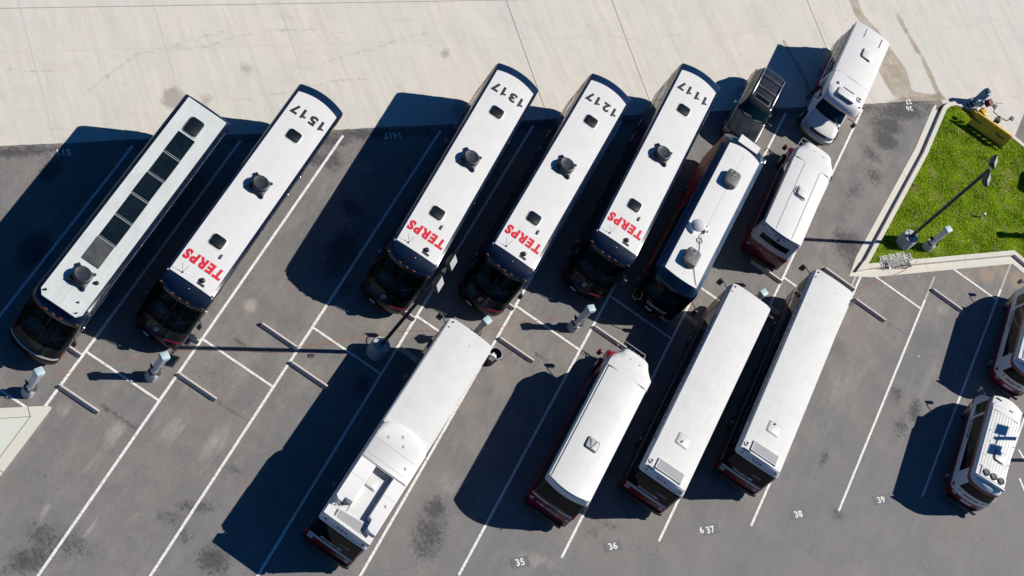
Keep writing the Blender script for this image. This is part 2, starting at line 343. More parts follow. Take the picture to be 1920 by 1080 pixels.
# ------------------------------------------------------------------ mesh helpers
class MB:
    def __init__(s):
        s.v = []; s.f = []; s.mi = []; s.cur = 0
    def add(s, vs, fs):
        n = len(s.v); s.v += [tuple(p) for p in vs]
        for f in fs: s.f.append(tuple(n + i for i in f)); s.mi.append(s.cur)
    def m(s, k): s.cur = k; return s
    def box(s, c, d, rot=None, taper=(1, 1)):
        hx, hy, hz = d[0] / 2, d[1] / 2, d[2] / 2
        P = []
        for sz in (-1, 1):
            tx, ty = (1, 1) if sz < 0 else taper
            for sx, sy in ((-1, -1), (1, -1), (1, 1), (-1, 1)):
                P.append(Vector((sx * hx * tx, sy * hy * ty, sz * hz)))
        if rot is not None: P = [rot @ p for p in P]
        P = [p + Vector(c) for p in P]
        s.add(P, [(3, 2, 1, 0), (4, 5, 6, 7), (0, 1, 5, 4), (1, 2, 6, 5), (2, 3, 7, 6), (3, 0, 4, 7)])
        return s
    def rbox(s, c, d, r=0.04, rot=None, n=3, top=None):
        """box with rounded vertical edges and a bevelled top"""
        hx, hy, hz = d[0] / 2, d[1] / 2, d[2] / 2
        tb = min(r * 0.6, hz) if top is None else top
        rings = []
        for (z, ins) in ((-hz, 0), (hz - tb, 0), (hz - tb * 0.3, tb * 0.3), (hz, tb)):
            ring = []
            for (sx, sy, a0) in ((1, 1, 0), (-1, 1, 90), (-1, -1, 180), (1, -1, 270)):
                for k in range(n + 1):
                    a = rad(a0 + 90 * k / n)
                    ring.append(Vector((sx * (hx - r) + math.cos(a) * max(r - ins, 0.002), sy * (hy - r) + math.sin(a) * max(r - ins, 0.002), z)))
            rings.append(ring)
        if rot is not None: rings = [[rot @ p for p in q] for q in rings]
        rings = [[p + Vector(c) for p in q] for q in rings]
        s.loft(rings, True)
        return s
    def loft(s, rings, caps=True, closed=True):
        n = len(rings[0]); vs = [p for q in rings for p in q]; fs = []
        for k in range(len(rings) - 1):
            for i in range(n if closed else n - 1):
                j = (i + 1) % n
                fs.append((k * n + i, k * n + j, (k + 1) * n + j, (k + 1) * n + i))
        if caps:
            fs.append(tuple(range(n - 1, -1, -1)))
            b = (len(rings) - 1) * n
            fs.append(tuple(range(b, b + n)))
        s.add(vs, fs)
        return s
    def cyl(s, p0, p1, r0, r1=None, n=16, caps=True):
        r1 = r0 if r1 is None else r1
        p0, p1 = Vector(p0), Vector(p1)
        q = (p1 - p0).to_track_quat('Z', 'Y')
        rings = [[p + q @ Vector((r * math.cos(2 * PI * i / n), r * math.sin(2 * PI * i / n), 0)) for i in range(n)] for p, r in ((p0, r0), (p1, r1))]
        return s.loft(rings, caps)
    def lathe(s, c, prof, n=24, axis=None):
        c = Vector(c)
        rings = []
        for r, z in prof:
            rings.append([Vector((r * math.cos(2 * PI * i / n), r * math.sin(2 * PI * i / n), z)) for i in range(n)])
        if axis is not None:
            q = Vector(axis).to_track_quat('Z', 'Y'); rings = [[q @ p for p in k] for k in rings]
        return s.loft([[p + c for p in k] for k in rings], True)
    def tube(s, pts, r, n=6, closed=False):
        P = [Vector(p) for p in pts]; rings = []
        for k, p in enumerate(P):
            a = P[k - 1] if (k > 0 or closed) else P[k]
            b = P[(k + 1) % len(P)] if (k < len(P) - 1 or closed) else P[k]
            d = (b - a)
            if d.length < 1e-6: d = Vector((0, 0, 1))
            d.normalize()
            up = Vector((0, 0, 1)) if abs(d.z) < 0.9 else Vector((1, 0, 0))
            u = d.cross(up).normalized(); w = u.cross(d)
            rings.append([p + (u * math.cos(2 * PI * i / n) + w * math.sin(2 * PI * i / n)) * r for i in range(n)])
        if closed: rings.append(rings[0]); return s.loft(rings, False)
        return s.loft(rings, True)
    def torus(s, c, R, r, axis=(0, 0, 1), n=20, m=7, sx=1.0):
        q = Vector(axis).to_track_quat('Z', 'Y')
        pts = [Vector(c) + q @ Vector((R * sx * math.cos(2 * PI * i / n), R * math.sin(2 * PI * i / n), 0)) for i in range(n)]
        return s.tube(pts, r, m, True)
    def prism(s, pts, z0, z1):
        n = len(pts)
        s.add([(p[0], p[1], z0) for p in pts] + [(p[0], p[1], z1) for p in pts],
              [tuple(range(n - 1, -1, -1)), tuple(range(n, 2 * n))] + [(i, (i + 1) % n, n + (i + 1) % n, n + i) for i in range(n)])
        return s
    def build(s, name, mats, parent=None, smooth=False, fix=True):
        me = bpy.data.meshes.new(name)
        me.from_pydata([tuple(p) for p in s.v], [], s.f)
        if not isinstance(mats, (list, tuple)): mats = [mats]
        for m in mats: me.materials.append(m)
        for p, k in zip(me.polygons, s.mi): p.material_index = k
        if fix:
            b = bmesh.new(); b.from_mesh(me)
            bmesh.ops.recalc_face_normals(b, faces=b.faces[:])
            b.to_mesh(me); b.free()
        if smooth:
            for p in me.polygons: p.use_smooth = True
            try: me.set_sharp_from_angle(angle=rad(38))
            except Exception: pass
        me.update()
        o = bpy.data.objects.new(name, me); COL.objects.link(o)
        if parent is not None: o.parent = parent
        return o
def tag(o, label=None, cat=None, group=None, kind=None):
    if label: o['label'] = label
    if cat: o['category'] = cat
    if group: o['group'] = group
    if kind: o['kind'] = kind
    return o
def empty(name, loc, rz, label, cat, group=None):
    o = bpy.data.objects.new(name, None); COL.objects.link(o)
    o.location = loc; o.rotation_euler = (0, 0, rz); o.empty_display_size = 0.5
    return tag(o, label, cat, group)
def copy_tree(o, parent=None):
    c = o.copy(); COL.objects.link(c)
    if parent is not None: c.parent = parent
    for ch in list(o.children): copy_tree(ch, c)
    return c
def text2d(s, w=None, h=None, bold=0.0, shear=0.0, space=1.0):
    """flat letter shapes centred on the origin, scaled to w x h"""
    cu = bpy.data.curves.new('txt', 'FONT')
    cu.body = s; cu.size = 1.0; cu.offset = bold; cu.shear = shear; cu.space_character = space
    cu.resolution_u = 3; cu.fill_mode = 'BOTH' if False else 'FRONT'; cu.dimensions = '2D'
    o = bpy.data.objects.new('txt', cu); COL.objects.link(o)
    bpy.context.view_layer.update()
    dg = bpy.context.evaluated_depsgraph_get()
    me = o.evaluated_get(dg).to_mesh()
    V = np.array([v.co[:2] for v in me.vertices]); F = [tuple(p.vertices) for p in me.polygons]
    o.evaluated_get(dg).to_mesh_clear()
    bpy.data.objects.remove(o); bpy.data.curves.remove(cu)
    lo, hi = V.min(0), V.max(0); V = V - (lo + hi) / 2; d = hi - lo
    sx = (w / d[0]) if w else (h / d[1]); sy = (h / d[1]) if h else sx
    V[:, 0] *= sx; V[:, 1] *= sy
    return V, F
def digits2d(s, w, h, bold):
    """heavy roof numerals; the figure 1 is drawn with its flag"""
    V, F, x = [], [], 0.0
    for ch in s:
        if ch == '1':
            g = np.array([(0.26, 0), (0.46, 0), (0.46, 1), (0.33, 1), (0.27, 0.86), (0.06, 0.79), (0.06, 0.63), (0.26, 0.66)]); f = [tuple(range(8))]; adv = 0.72
        else:
            g, f = text2d(ch, 0.58, 1.0, bold); g = g + np.array([0.31, 0.5]); adv = 0.80
        n = len(V); V += [(p[0] + x, p[1]) for p in g]; F += [tuple(n + i for i in q) for q in f]; x += adv
    V = np.array(V); lo, hi = V.min(0), V.max(0); V = (V - (lo + hi) / 2) / (hi - lo) * np.array([w, h])
    return V, F
_tcache = {}
def lettering(name, s, mapper, mat, parent, w=None, h=None, bold=0.0, shear=0.0, space=1.0):
    k = (s, w, h, bold, shear, space)
    if k not in _tcache: _tcache[k] = digits2d(s, w, h, bold) if (name == 'fleet_number') else text2d(s, w, h, bold, shear, space)
    V, F = _tcache[k]
    mb = MB(); mb.add([mapper(x, y) for x, y in V], F)
    return mb.build(name, mat, parent, fix=False)

# ------------------------------------------------------------------ vehicle shell
class Shell:
    """body surface from stacked plan outlines. layer = (z, yfront, yrear, halfwidth, corner_f, corner_r, bulge_f, bulge_r); front = -y"""
    NF, NC, NS = 12, 4, 16
    def __init__(s, layers): s.L = [tuple(float(v) for v in l) for l in layers]
    def at(s, z):
        L = s.L
        if z <= L[0][0]: return L[0]
        for a, b in zip(L, L[1:]):
            if z <= b[0] + 1e-9:
                t = (z - a[0]) / max(b[0] - a[0], 1e-9)
                return tuple(p + (q - p) * t for p, q in zip(a, b))
        return L[-1]
    @staticmethod
    def endy(l, x, front):
        z, yf, yr, hw, rf, rr, bf, br = l
        r, b = (rf, bf) if front else (rr, br)
        ax = min(abs(x), hw); d = b * (ax / hw) ** 2
        e = ax - (hw - r)
        if e > 0: d += r - math.sqrt(max(r * r - e * e, 0))
        return yf + d if front else yr - d
    def ring(s, l):
        z, yf, yr, hw, rf, rr, bf, br = l
        out = []
        def xs(r):
            a = [-(hw - r) - r * math.sin(PI / 2 * (s.NC - k) / s.NC) for k in range(s.NC)]
            i = [-(hw - r) + 2 * (hw - r) * k / s.NF for k in range(s.NF + 1)]
            return a + i + [-q for q in reversed(a)]
        for x in xs(rf): out.append((x, s.endy(l, x, True), z))
        y0, y1 = yf + bf + rf, yr - br - rr
        for k in range(1, s.NS): out.append((hw, y0 + (y1 - y0) * k / s.NS, z))
        for x in reversed(xs(rr)): out.append((x, s.endy(l, x, False), z))
        for k in range(1, s.NS): out.append((-hw, y1 + (y0 - y1) * k / s.NS, z))
        return out
    def body(s, name, mats, fn, parent, skip=None, top=None, smooth=True):
        mb = MB(); rings = [s.ring(l) for l in s.L]; n = len(rings[0])
        vs = [p for r in rings for p in r]; base = len(mb.v); mb.v += vs
        for k in range(len(rings) - 1):
            for i in range(n):
                j = (i + 1) % n
                q = [k * n + i, k * n + j, (k + 1) * n + j, (k + 1) * n + i]
                c = [sum(vs[t][d] for t in q) / 4 for d in range(3)]
                if skip and skip(*c): continue
                mb.f.append(tuple(q)); mb.mi.append(fn(*c))
        mb.f.append(tuple(range(n - 1, -1, -1))); mb.mi.append(0)
        b = (len(rings) - 1) * n
        mb.f.append(tuple(range(b, b + n))); mb.mi.append(0 if top is None else top)
        return mb.build(name, mats, parent, smooth)
    def P(s, face, u, z, off=0.0):
        l = s.at(z); hw = l[3]
        if face in 'FR':
            x = max(-1, min(1, u)) * hw; y = s.endy(l, x, face == 'F')
            e = 1e-3 * hw
            x2 = x - math.copysign(e, x if x else 1); y2 = s.endy(l, x2, face == 'F')
            tx, ty = x - x2, y - y2; nx, ny = ty, -tx
            if (ny > 0) == (face == 'F'): nx, ny = -nx, -ny
            m = math.hypot(nx, ny) or 1
            l2 = s.at(z + 0.05); dy = (s.endy(l2, x, face == 'F') - y) / 0.05
            nz = abs(dy) / math.sqrt(1 + dy * dy)
            return (x + nx / m * off, y + ny / m * off, z + nz * off)
        sg = 1 if face == 'r' else -1
        return (sg * (hw + off), u, z)
    def patch(s, face, u0, u1, z0, z1, off=0.008, nu=10, nz=3, mb=None, hole=None):
        mb = mb or MB()
        vs = [s.P(face, u0 + (u1 - u0) * i / nu, z0 + (z1 - z0) * k / nz, off) for k in range(nz + 1) for i in range(nu + 1)]
        fs = [(k * (nu + 1) + i, k * (nu + 1) + i + 1, (k + 1) * (nu + 1) + i + 1, (k + 1) * (nu + 1) + i) for k in range(nz) for i in range(nu)]
        # skirt so that the panel has an edge
        edge = [i for i in range(nu + 1)] + [k * (nu + 1) + nu for k in range(1, nz + 1)] + [nz * (nu + 1) + i for i in range(nu - 1, -1, -1)] + [k * (nu + 1) for k in range(nz - 1, 0, -1)]
        n0 = len(vs)
        back = []
        for e in edge:
            k, i = divmod(e, nu + 1)
            back.append(s.P(face, u0 + (u1 - u0) * i / nu, z0 + (z1 - z0) * k / nz, -0.004))
        vs += back; m = len(edge)
        fs += [(edge[i], edge[(i + 1) % m], n0 + (i + 1) % m, n0 + i) for i in range(m)]
        mb.add(vs, fs)
        return mb
def roof_panel(name, mat, parent, hw, y0, y1, z, crown=0.03, bf=0.0, br=0.0, th=0.05, nx=10, ny=12, cf=0.0, cr=0.0, endcrown=0.0):
    """slightly crowned roof skin; bf/br bow its ends outwards, cf/cr cut its corners"""
    mb = MB(); vs = []
    for j in range(ny + 1):
        for i in range(nx + 1):
            u = -1 + 2 * i / nx; t = j / ny
            a = y0 + bf * u * u; b = y1 - br * u * u
            if abs(u) > 0.999 and cf and j == 0: a += cf
            if abs(u) > 0.999 and cr and j == ny: b -= cr
            y = a + (b - a) * t
            zz = z + crown * (1 - u * u)
            if endcrown:
                e = min(t, 1 - t) * (y1 - y0)
                if e < 0.5: zz -= endcrown * (1 - e / 0.5) ** 2
            vs.append((u * hw, y, zz))
    W = nx + 1
    fs = [(j * W + i, j * W + i + 1, (j + 1) * W + i + 1, (j + 1) * W + i) for j in range(ny) for i in range(nx)]
    edge = [i for i in range(W)] + [j * W + nx for j in range(1, ny + 1)] + [ny * W + i for i in range(nx - 1, -1, -1)] + [j * W for j in range(ny - 1, 0, -1)]
    n0 = len(vs); vs += [(vs[e][0], vs[e][1], vs[e][2] - th) for e in edge]; m = len(edge)
    fs += [(edge[i], edge[(i + 1) % m], n0 + (i + 1) % m, n0 + i) for i in range(m)]
    mb.add(vs, fs)
    return mb.build(name, mat, parent, True)
def wheel(parent, x, y, r=0.5, w=0.3, rimc=METAL, proud=0.0):
    sg = 1 if x > 0 else -1
    t = MB()
    t.lathe((x - sg * w / 2, y, r), [(r * 0.55, -w / 2), (r * 0.92, -w / 2), (r, -w / 2 + 0.04), (r, w / 2 - 0.04), (r * 0.92, w / 2), (r * 0.6, w / 2)], 24, (1, 0, 0))
    o = t.build('wheel', RUBBER, parent, True)
    h = MB(); h.lathe((x - sg * 0.02, y, r), [(r * 0.60, -0.05), (r * 0.60, 0.012 + proud), (r * 0.48, 0.03 + proud), (r * 0.36, -0.01), (r * 0.22, 0.0), (r * 0.18, 0.06 + proud), (0.02, 0.07 + proud)], 20, (sg, 0, 0))
    h.build('rim', rimc, o, True)
    return o
def hatch(name, parent, x, y, z, sx, sy, lid, frame, h=0.06, r=0.08, tilt=0.0):
    f = MB().rbox((x, y, z + 0.012), (sx + 0.12, sy + 0.12, 0.025), r + 0.03).build(name, frame, parent, True)
    R_ = Matrix.Rotation(tilt, 3, 'Y')
    MB().rbox((x, y, z + 0.025 + h / 2 + abs(math.sin(tilt)) * sx / 2), (sx, sy, h), r, rot=R_).build('hatch_lid', lid, f, True)
    return f
def mirror(parent, p0, p1, size=(0.28, 0.12, 0.42), mat=MATTE, name='mirror'):
    a = MB(); p0, p1 = Vector(p0), Vector(p1)
    a.tube([p0, p0.lerp(p1, 0.6) + Vector((0, 0, 0.08)), p1], 0.025, 6)
    a.rbox(p1 - Vector((0, 0, size[2] * 0.3)), size, 0.05)
    o = a.build(name, mat, parent, True)
    MB().box(p1 + Vector((0, size[1] / 2 + 0.004, -size[2] * 0.3)), (size[0] * 0.8, 0.01, size[2] * 0.8)).build('mirror_glass', METAL, o)
    return o

# ================================================================== THE GROUND
XL = [-19.08 + 3.935 * k for k in range(14)]        # painted bay lines
def dense(a, b, s, far):
    g = list(np.arange(a, b + 1e-6, s))
    lo = [a - d for d in far][::-1]; hi = [g[-1] + d for d in far]
    return np.array(lo + g + hi)
FAR = [2, 5, 12, 30, 80, 200, 500]
GX = dense(-31, 37, 0.22, FAR); GY = dense(-32, 45, 0.22, FAR)
def fields(X, Y):
    st = np.zeros_like(X); pa = np.zeros_like(X); ru = np.zeros_like(X); wet = np.zeros_like(X)
    def blob(F, px, py, rx, ry, s, ang=0.0):
        x0, y0, _ = at(px, py)
        c, n = math.cos(ang), math.sin(ang)
        u = (X - x0) * c + (Y - y0) * n; v = -(X - x0) * n + (Y - y0) * c
        d = np.sqrt((u / rx) ** 2 + (v / ry) ** 2)
        np.maximum(F, s * np.clip(1.25 - d, 0, 1), out=F)
    def stroke(F, pts, w, s):
        P = [at(*p) for p in pts]
        for a, b in zip(P, P[1:]):
            dx, dy = b[0] - a[0], b[1] - a[1]; L2 = dx * dx + dy * dy
            t = np.clip(((X - a[0]) * dx + (Y - a[1]) * dy) / L2, 0, 1)
            d = np.hypot(X - a[0] - t * dx, Y - a[1] - t * dy)
            np.maximum(F, s * np.clip(1.3 - d / w, 0, 1), out=F)
    # oil and coolant stains (photograph pixel, radii in metres, strength)
    for b in ((805, 1000, 1.0, 1.9, .72, 0.1), (815, 955, .7, .9, .8, 0), (85, 1010, 1.1, .9, .6, 0), (130, 1020, 1.2, .8, .55, .3), (55, 1050, .8, 1.5, .7, -.5),
              (400, 1050, .9, .9, .85, 0), (320, 970, .9, .5, .45, .5), (370, 950, 1.3, .5, .55, .7), (345, 1005, .6, .6, .5, 0),
              (1660, 262, 1.0, .9, 1.0, 0), (1665, 235, 1.4, .8, .95, .7), (1690, 210, 2.0, .7, 1.0, .75), (1640, 330, .8, .9, .6, 0), (1600, 360, .5, 1.2, .5, 0),
              (1590, 460, 1.3, 1.2, .85, 0), (1605, 500, .9, .7, .75, 0), (1635, 290, 1.0, .6, .6, 0), (1690, 800, .7, 1.0, .55, 0), (1715, 770, .5, 1.1, .75, 0.2), (1680, 740, .6, .7, .6, 0),
              (1545, 860, .3, .8, .6, 0), (1100, 905, .4, .3, .3, 0), (1140, 985, .9, .35, .4, .3), (1570, 965, .6, .5, .5, 0), (1000, 690, .4, .7, .3, 0),
              (65, 470, .9, 1.2, 1.0, 0), (95, 320, .5, 1.1, .9, 0), (640, 470, 1.0, 2.0, .8, 0), (660, 390, .8, .7, .8, 0), (620, 300, .7, .8, .7, 0), (650, 540, .5, .9, .6, 0),
              (620, 265, 1.4, .4, .8, .75), (700, 250, 4.0, .45, .8, .78), (590, 300, .6, .5, .8, 0), (870, 240, 1.5, .4, .6, .78), (680, 720, .5, .6, .8, 0), (1240, 900, .5, 1.0, .5, 0),
              (440, 880, .4, .3, .5, 0), (955, 660, .3, .3, .4, 0), (1110, 1000, .5, .5, .4, 0), (1640, 780, .35, .6, .3, 0)):
        blob(st, *b)
    stroke(st, ((440, 635), (487, 662)), .16, .55); stroke(st, ((190, 758), (255, 805)), .2, .62); stroke(st, ((405, 750), (460, 785)), .12, .5)
    stroke(st, ((1003, 662), (1035, 690)), .16, .5); stroke(st, ((1653, 600), (1690, 625)), .13, .5)
    d_ = (Y - X - 13.55) * 0.7071
    edge = np.clip(1.2 - np.abs(d_ + 0.35) / 0.42, 0, 1) * np.where(X < 17, 1, 0) * (0.55 + 0.35 * np.sin(X * 0.9 + 1) * np.sin(X * 0.37))
    np.maximum(st, np.clip(edge, 0, 0.9) * (d_ < 0.02), out=st)
    # pale dust where wheels stop and turn
    for b in ((470, 573, .45, .5, .9, .3), (120, 765, .7, .6, .6, 0), (215, 815, .5, 1.0, .75, 0), (330, 800, .6, 1.6, .55, 0), (405, 830, .5, 2.0, .6, 0), (560, 640, .4, 1.5, .35, 0), (1765, 580, .5, .6, .5, 0),
              (840, 905, .8, 1.0, .5, 0), (1010, 1050, 1.6, .5, .55, .5), (1570, 730, 1.0, 2.5, .4, 0), (1480, 850, 1.0, 1.4, .35, 0), (620, 350, .9, 2.0, .35, 0), (1000, 780, .7, 1.8, .3, 0)):
        blob(pa, *b)
    stroke(pa, ((390, 860), (375, 890)), .15, .5); stroke(pa, ((215, 790), (160, 890)), .18, .45); stroke(pa, ((180, 965), (162, 1005)), .14, .6)
    stroke(pa, ((355, 720), (285, 800)), .2, .4); stroke(pa, ((90, 950), (75, 985)), .14, .7); stroke(pa, ((1470, 560), (1500, 520)), .3, .2)
    # dry leaves and rust coloured grit by the kerb
    for b in ((1850, 515, .9, .9, .95, 0), (1875, 505, 1.1, .7, .8, 0), (1910, 525, .8, 1.0, 1.0, 0), (1820, 520, .9, .5, .7, 0), (1745, 240, .35, 1.6, .9, .5), (1720, 270, .3, 1.3, .6, .6),
              (258, 965, .15, .2, .9, 0), (50, 1065, .2, .6, .5, .6), (1765, 195, 1.0, .6, 1.0, 0), (1695, 360, .3, .8, .5, 0), (1740, 505, 1.5, .3, .4, .15)):
        blob(ru, *b)
    # wet tracks and scuffs on the concrete
    stroke(wet, ((1600, 0), (1612, 30), (1640, 60), (1668, 100), (1690, 130), (1700, 160)), .42, .85)
    stroke(wet, ((1655, 110), (1660, 140), (1680, 172), (1700, 185)), .45, 1.0); stroke(wet, ((1665, 125), (1680, 140)), .45, .9)
    stroke(wet, ((1690, 160), (1712, 180), (1765, 188)), .40, .9); stroke(wet, ((1470, 78), (1485, 105), (1510, 150), (1520, 185)), .22, .75)
    stroke(wet, ((1683, 28), (1705, 70), (1735, 120), (1755, 165), (1765, 185)), .42, .52)
    for b in ((325, 183, .7, .9, .95, 0), (385, 187, .6, .8, .5, 0), (460, 130, .8, .7, .5, 0), (835, 100, .35, .7, .6, 0), (330, 90, .8, .3, .4, 0), (750, 165, .6, .5, .35, 0), (365, 95, 1.5, .2, .35, .5),
              (1700, 190, 1.8, .35, .9, .78), (1760, 182, .7, .4, .8, .7), (1180, 88, .6, .8, .25, 0), (860, 205, .5, 1.0, .7, 0), (150, 120, 1.0, .4, .3, .3)):
        blob(st, *b)
    # crossing tyre arcs on the concrete
    for pts in (((380, 90), (450, 66), (540, 55), (640, 60)), ((150, 180), (260, 100), (420, 60)), ((430, 190), (520, 175), (640, 150), (760, 150)), ((0, 128), (60, 134), (130, 128)), ((600, 120), (700, 90), (800, 60)), ((1560, 20), (1620, 60))):
        stroke(st, pts, .16, .40)
    return st, pa, ru, wet
def ground_sheet(name, gx, gy, z, mat, keep=None):
    X, Y = np.meshgrid(gx, gy)
    n, m = len(gx), len(gy)
    V = np.stack([X.ravel(), Y.ravel(), np.full(X.size, z)], 1)
    I = np.arange(n * m).reshape(m, n)
    F = np.stack([I[:-1, :-1].ravel(), I[:-1, 1:].ravel(), I[1:, 1:].ravel(), I[1:, :-1].ravel()], 1)
    if keep is not None:
        cx = V[F].mean(1); F = F[keep(cx[:, 0], cx[:, 1])]
    me = bpy.data.meshes.new(name)
    me.vertices.add(len(V)); me.vertices.foreach_set('co', V.ravel())
    me.loops.add(F.size); me.loops.foreach_set('vertex_index', F.ravel().astype(np.int32))
    me.polygons.add(len(F)); me.polygons.foreach_set('loop_start', np.arange(0, F.size, 4, dtype=np.int32))
    me.polygons.foreach_set('loop_total', np.full(len(F), 4, dtype=np.int32))
    me.materials.append(mat); me.update(calc_edges=True)
    for nm, f in zip(('stain', 'pale', 'rust', 'wet'), fields(X.ravel(), Y.ravel())):
        a = me.attributes.new(nm, 'FLOAT', 'POINT'); a.data.foreach_set('value', f.astype(np.float32))
    me.update()
    o = bpy.data.objects.new(name, me); COL.objects.link(o)
    return o
tag(ground_sheet('asphalt_ground', GX, GY, 0.0, ASPHALT), 'worn grey asphalt parking lot ground with oil stains', kind='structure')
# concrete apron: everything beyond the edge  y = x + 13.55, a rotated grid so that its edge is straight
def apron():
    S2 = math.sqrt(0.5)
    # p along (1,1), q along (-1,1), starting at the edge
    ps = dense(-34, 50, 0.22, [3, 10, 40, 120, 300]); qs = np.array([0.0] + list(np.arange(0.22, 34, 0.22)) + [40, 60, 120, 300])
    Pm, Qm = np.meshgrid(ps, qs)
    jit = 0.012 * np.sin(Pm * 1.3) + 0.012 * np.sin(Pm * 7.1 + 1)
    Qm = Qm + np.where(Qm < 0.01, jit, 0)
    X = Pm * S2 - Qm * S2; Y = Pm * S2 + Qm * S2 + 13.55
    X = X - 0; n, m = len(ps), len(qs)
    V = np.stack([X.ravel(), Y.ravel(), np.full(X.size, 0.004)], 1)
    I = np.arange(n * m).reshape(m, n)
    F = np.stack([I[:-1, :-1].ravel(), I[:-1, 1:].ravel(), I[1:, 1:].ravel(), I[1:, :-1].ravel()], 1)
    me = bpy.data.meshes.new('concrete_apron')
    me.vertices.add(len(V)); me.vertices.foreach_set('co', V.ravel())
    me.loops.add(F.size); me.loops.foreach_set('vertex_index', F.ravel().astype(np.int32))
    me.polygons.add(len(F)); me.polygons.foreach_set('loop_start', np.arange(0, F.size, 4, dtype=np.int32))
    me.polygons.foreach_set('loop_total', np.full(len(F), 4, dtype=np.int32))
    me.materials.append(CONC); me.update(calc_edges=True)
    for nm, f in zip(('stain', 'pale', 'rust', 'wet'), fields(X.ravel(), Y.ravel())):
        a = me.attributes.new(nm, 'FLOAT', 'POINT'); a.data.foreach_set('value', f.astype(np.float32))
    me.update()
    o = bpy.data.objects.new('concrete_apron', me); COL.objects.link(o)
    tag(o, 'pale concrete driveway apron with joints and stains', kind='structure')
apron()
def strip(mb, p, q, w, z):
    p, q = Vector((p[0], p[1], 0)), Vector((q[0], q[1], 0)); d = (q - p).normalized(); n = Vector((-d.y, d.x, 0)) * w / 2
    mb.add([(p - n).to_tuple()[:2] + (z,), (q - n).to_tuple()[:2] + (z,), (q + n).to_tuple()[:2] + (z,), (p + n).to_tuple()[:2] + (z,)], [(0, 1, 2, 3)])
mb = MB(); mb.add([(x_, y_, 0.006) for x_, y_ in ((16.5, 30.03), (21.6, 35.14), (21.6, 31.0), (19.5, 30.6), (17.6, 30.2), (16.9, 29.7))], [tuple(range(6))])
tag(mb.build('concrete_apron', CONC, fix=False), kind='structure')
# sawn joints: across the apron (x + y = const) and along it (y - x = const)
mb = MB(); mbf = MB()
for k, s in enumerate([-49.8, -40.1, -30.35, -20.75, -11.1, -1.6, 7.9, 17.5, 27.1, 36.8, 46.4, 56.0]):
    a = ((s - 13.7) / 2, (s + 13.7) / 2); b = ((s - 60) / 2, (s + 60) / 2)
    if s in (-1.6, 27.1, 46.4, -40.1): continue
    t = mb if s in (7.9, 17.5, 36.8) else mbf
    strip(t, a, b, 0.045 if t is mb else 0.03, 0.008)
for d, t, w in ((24.2, mb, 0.032), (20.7, mbf, 0.03), (35.0, mb, 0.045), (45.0, mb, 0.045)):
    strip(t, ((-70 - d) / 2, (-70 + d) / 2), ((75 - d) / 2, (75 + d) / 2), w, 0.0084)
tag(mb.build('concrete_joint', JOINT, fix=False), kind='structure')
tag(mbf.build('concrete_joint', JOINT2, fix=False), kind='structure')

# ------------------------------------------------------------------ painted bay markings (each its own sheet)
for k, x in enumerate(XL):
    y0, y1 = x - 20.07, x + 13.05
    if k == 12: y1 = 23.0
    if k >= 13: continue
    if k in (10, 11):
        y1 = {10: 15.9, 11: 20.0}[k]
    if k in (0,):
        y0 = -19.9
    m_ = MB(); strip(m_, (x, y0), (x, y1), 0.125, 0.008)
    tag(m_.build('painted_line', LINE, fix=False), kind='structure')
    if k in (10, 11):
        m_ = MB(); strip(m_, (x, y1), (x, y1 + (1.9 if k == 10 else 2.3)), 0.12, 0.008)
        tag(m_.build('painted_line', FADED, fix=False), kind='structure')
for p_, q_ in (((1910, 843), (1932, 882)), ((1911.7, 897), (1936, 958))):
    m_ = MB(); strip(m_, at(*p_)[:2], at(*q_)[:2], 0.12, 0.008); tag(m_.build('painted_line', LINE, fix=False), kind='structure')
m_ = MB(); strip(m_, at(1593, 545)[:2], at(1604, 519)[:2], 0.12, 0.0095); tag(m_.build('painted_line', FADED, fix=False), kind='structure')
for n in range(0, 12):
    x0, x1 = XL[n] + 0.0625, XL[n + 1] - 0.0625
    y = -16.70 + (XL[n] + 15.1) * 1.014
    m_ = MB(); strip(m_, (x0, y), (x1, y), 0.125, 0.0075)
    tag(m_.build('painted_line', LINE, fix=False), kind='structure')
m_ = MB(); strip(m_, (XL[0] - 3.9, -20.66), (XL[0], -20.66), 0.125, 0.0075)
tag(m_.build('painted_line', LINE, fix=False), kind='structure')

# stencilled bay numbers on the ground
S2 = math.sqrt(0.5)
def stencil(s, px, py, h, flip=False, patch=True, w=None, z=0.013):
    x, y, _ = at(px, py)
    d = -1 if flip else 1
    if patch:
        m = MB(); W, H = 0.98, 0.52
        m.add([(x + d * S2 * u - d * S2 * v, y + d * S2 * u + d * S2 * v, 0.009) for u, v in ((-W / 2, -H / 2), (W / 2, -H / 2), (W / 2, H / 2), (-W / 2, H / 2))], [(0, 1, 2, 3)])
        tag(m.build('number_patch', PATCH, fix=False), kind='structure')
    o = lettering('bay_number', s, lambda u, v: (x + d * S2 * (u - v), y + d * S2 * (u + v), z), LINE, None, w=w, h=h, bold=0.03, space=1.1)
    tag(o, kind='structure')
for s, px, py in (('35', 975, 1054), ('36', 1149, 1024), ('37', 1332, 993), ('38', 1497, 964), ('39', 1652, 937)):
    stencil(s, px, py, 0.36)
stencil('6', 1315, 994, 0.36, patch=False)
stencil('511', 120, 286, 0.36, True, False); stencil('1417', 735, 254, 0.36, True, False)
stencil('27', 1703, 191, 0.34, True, False, z=0.013); stencil('26', 1705, 204, 0.34, True, False)

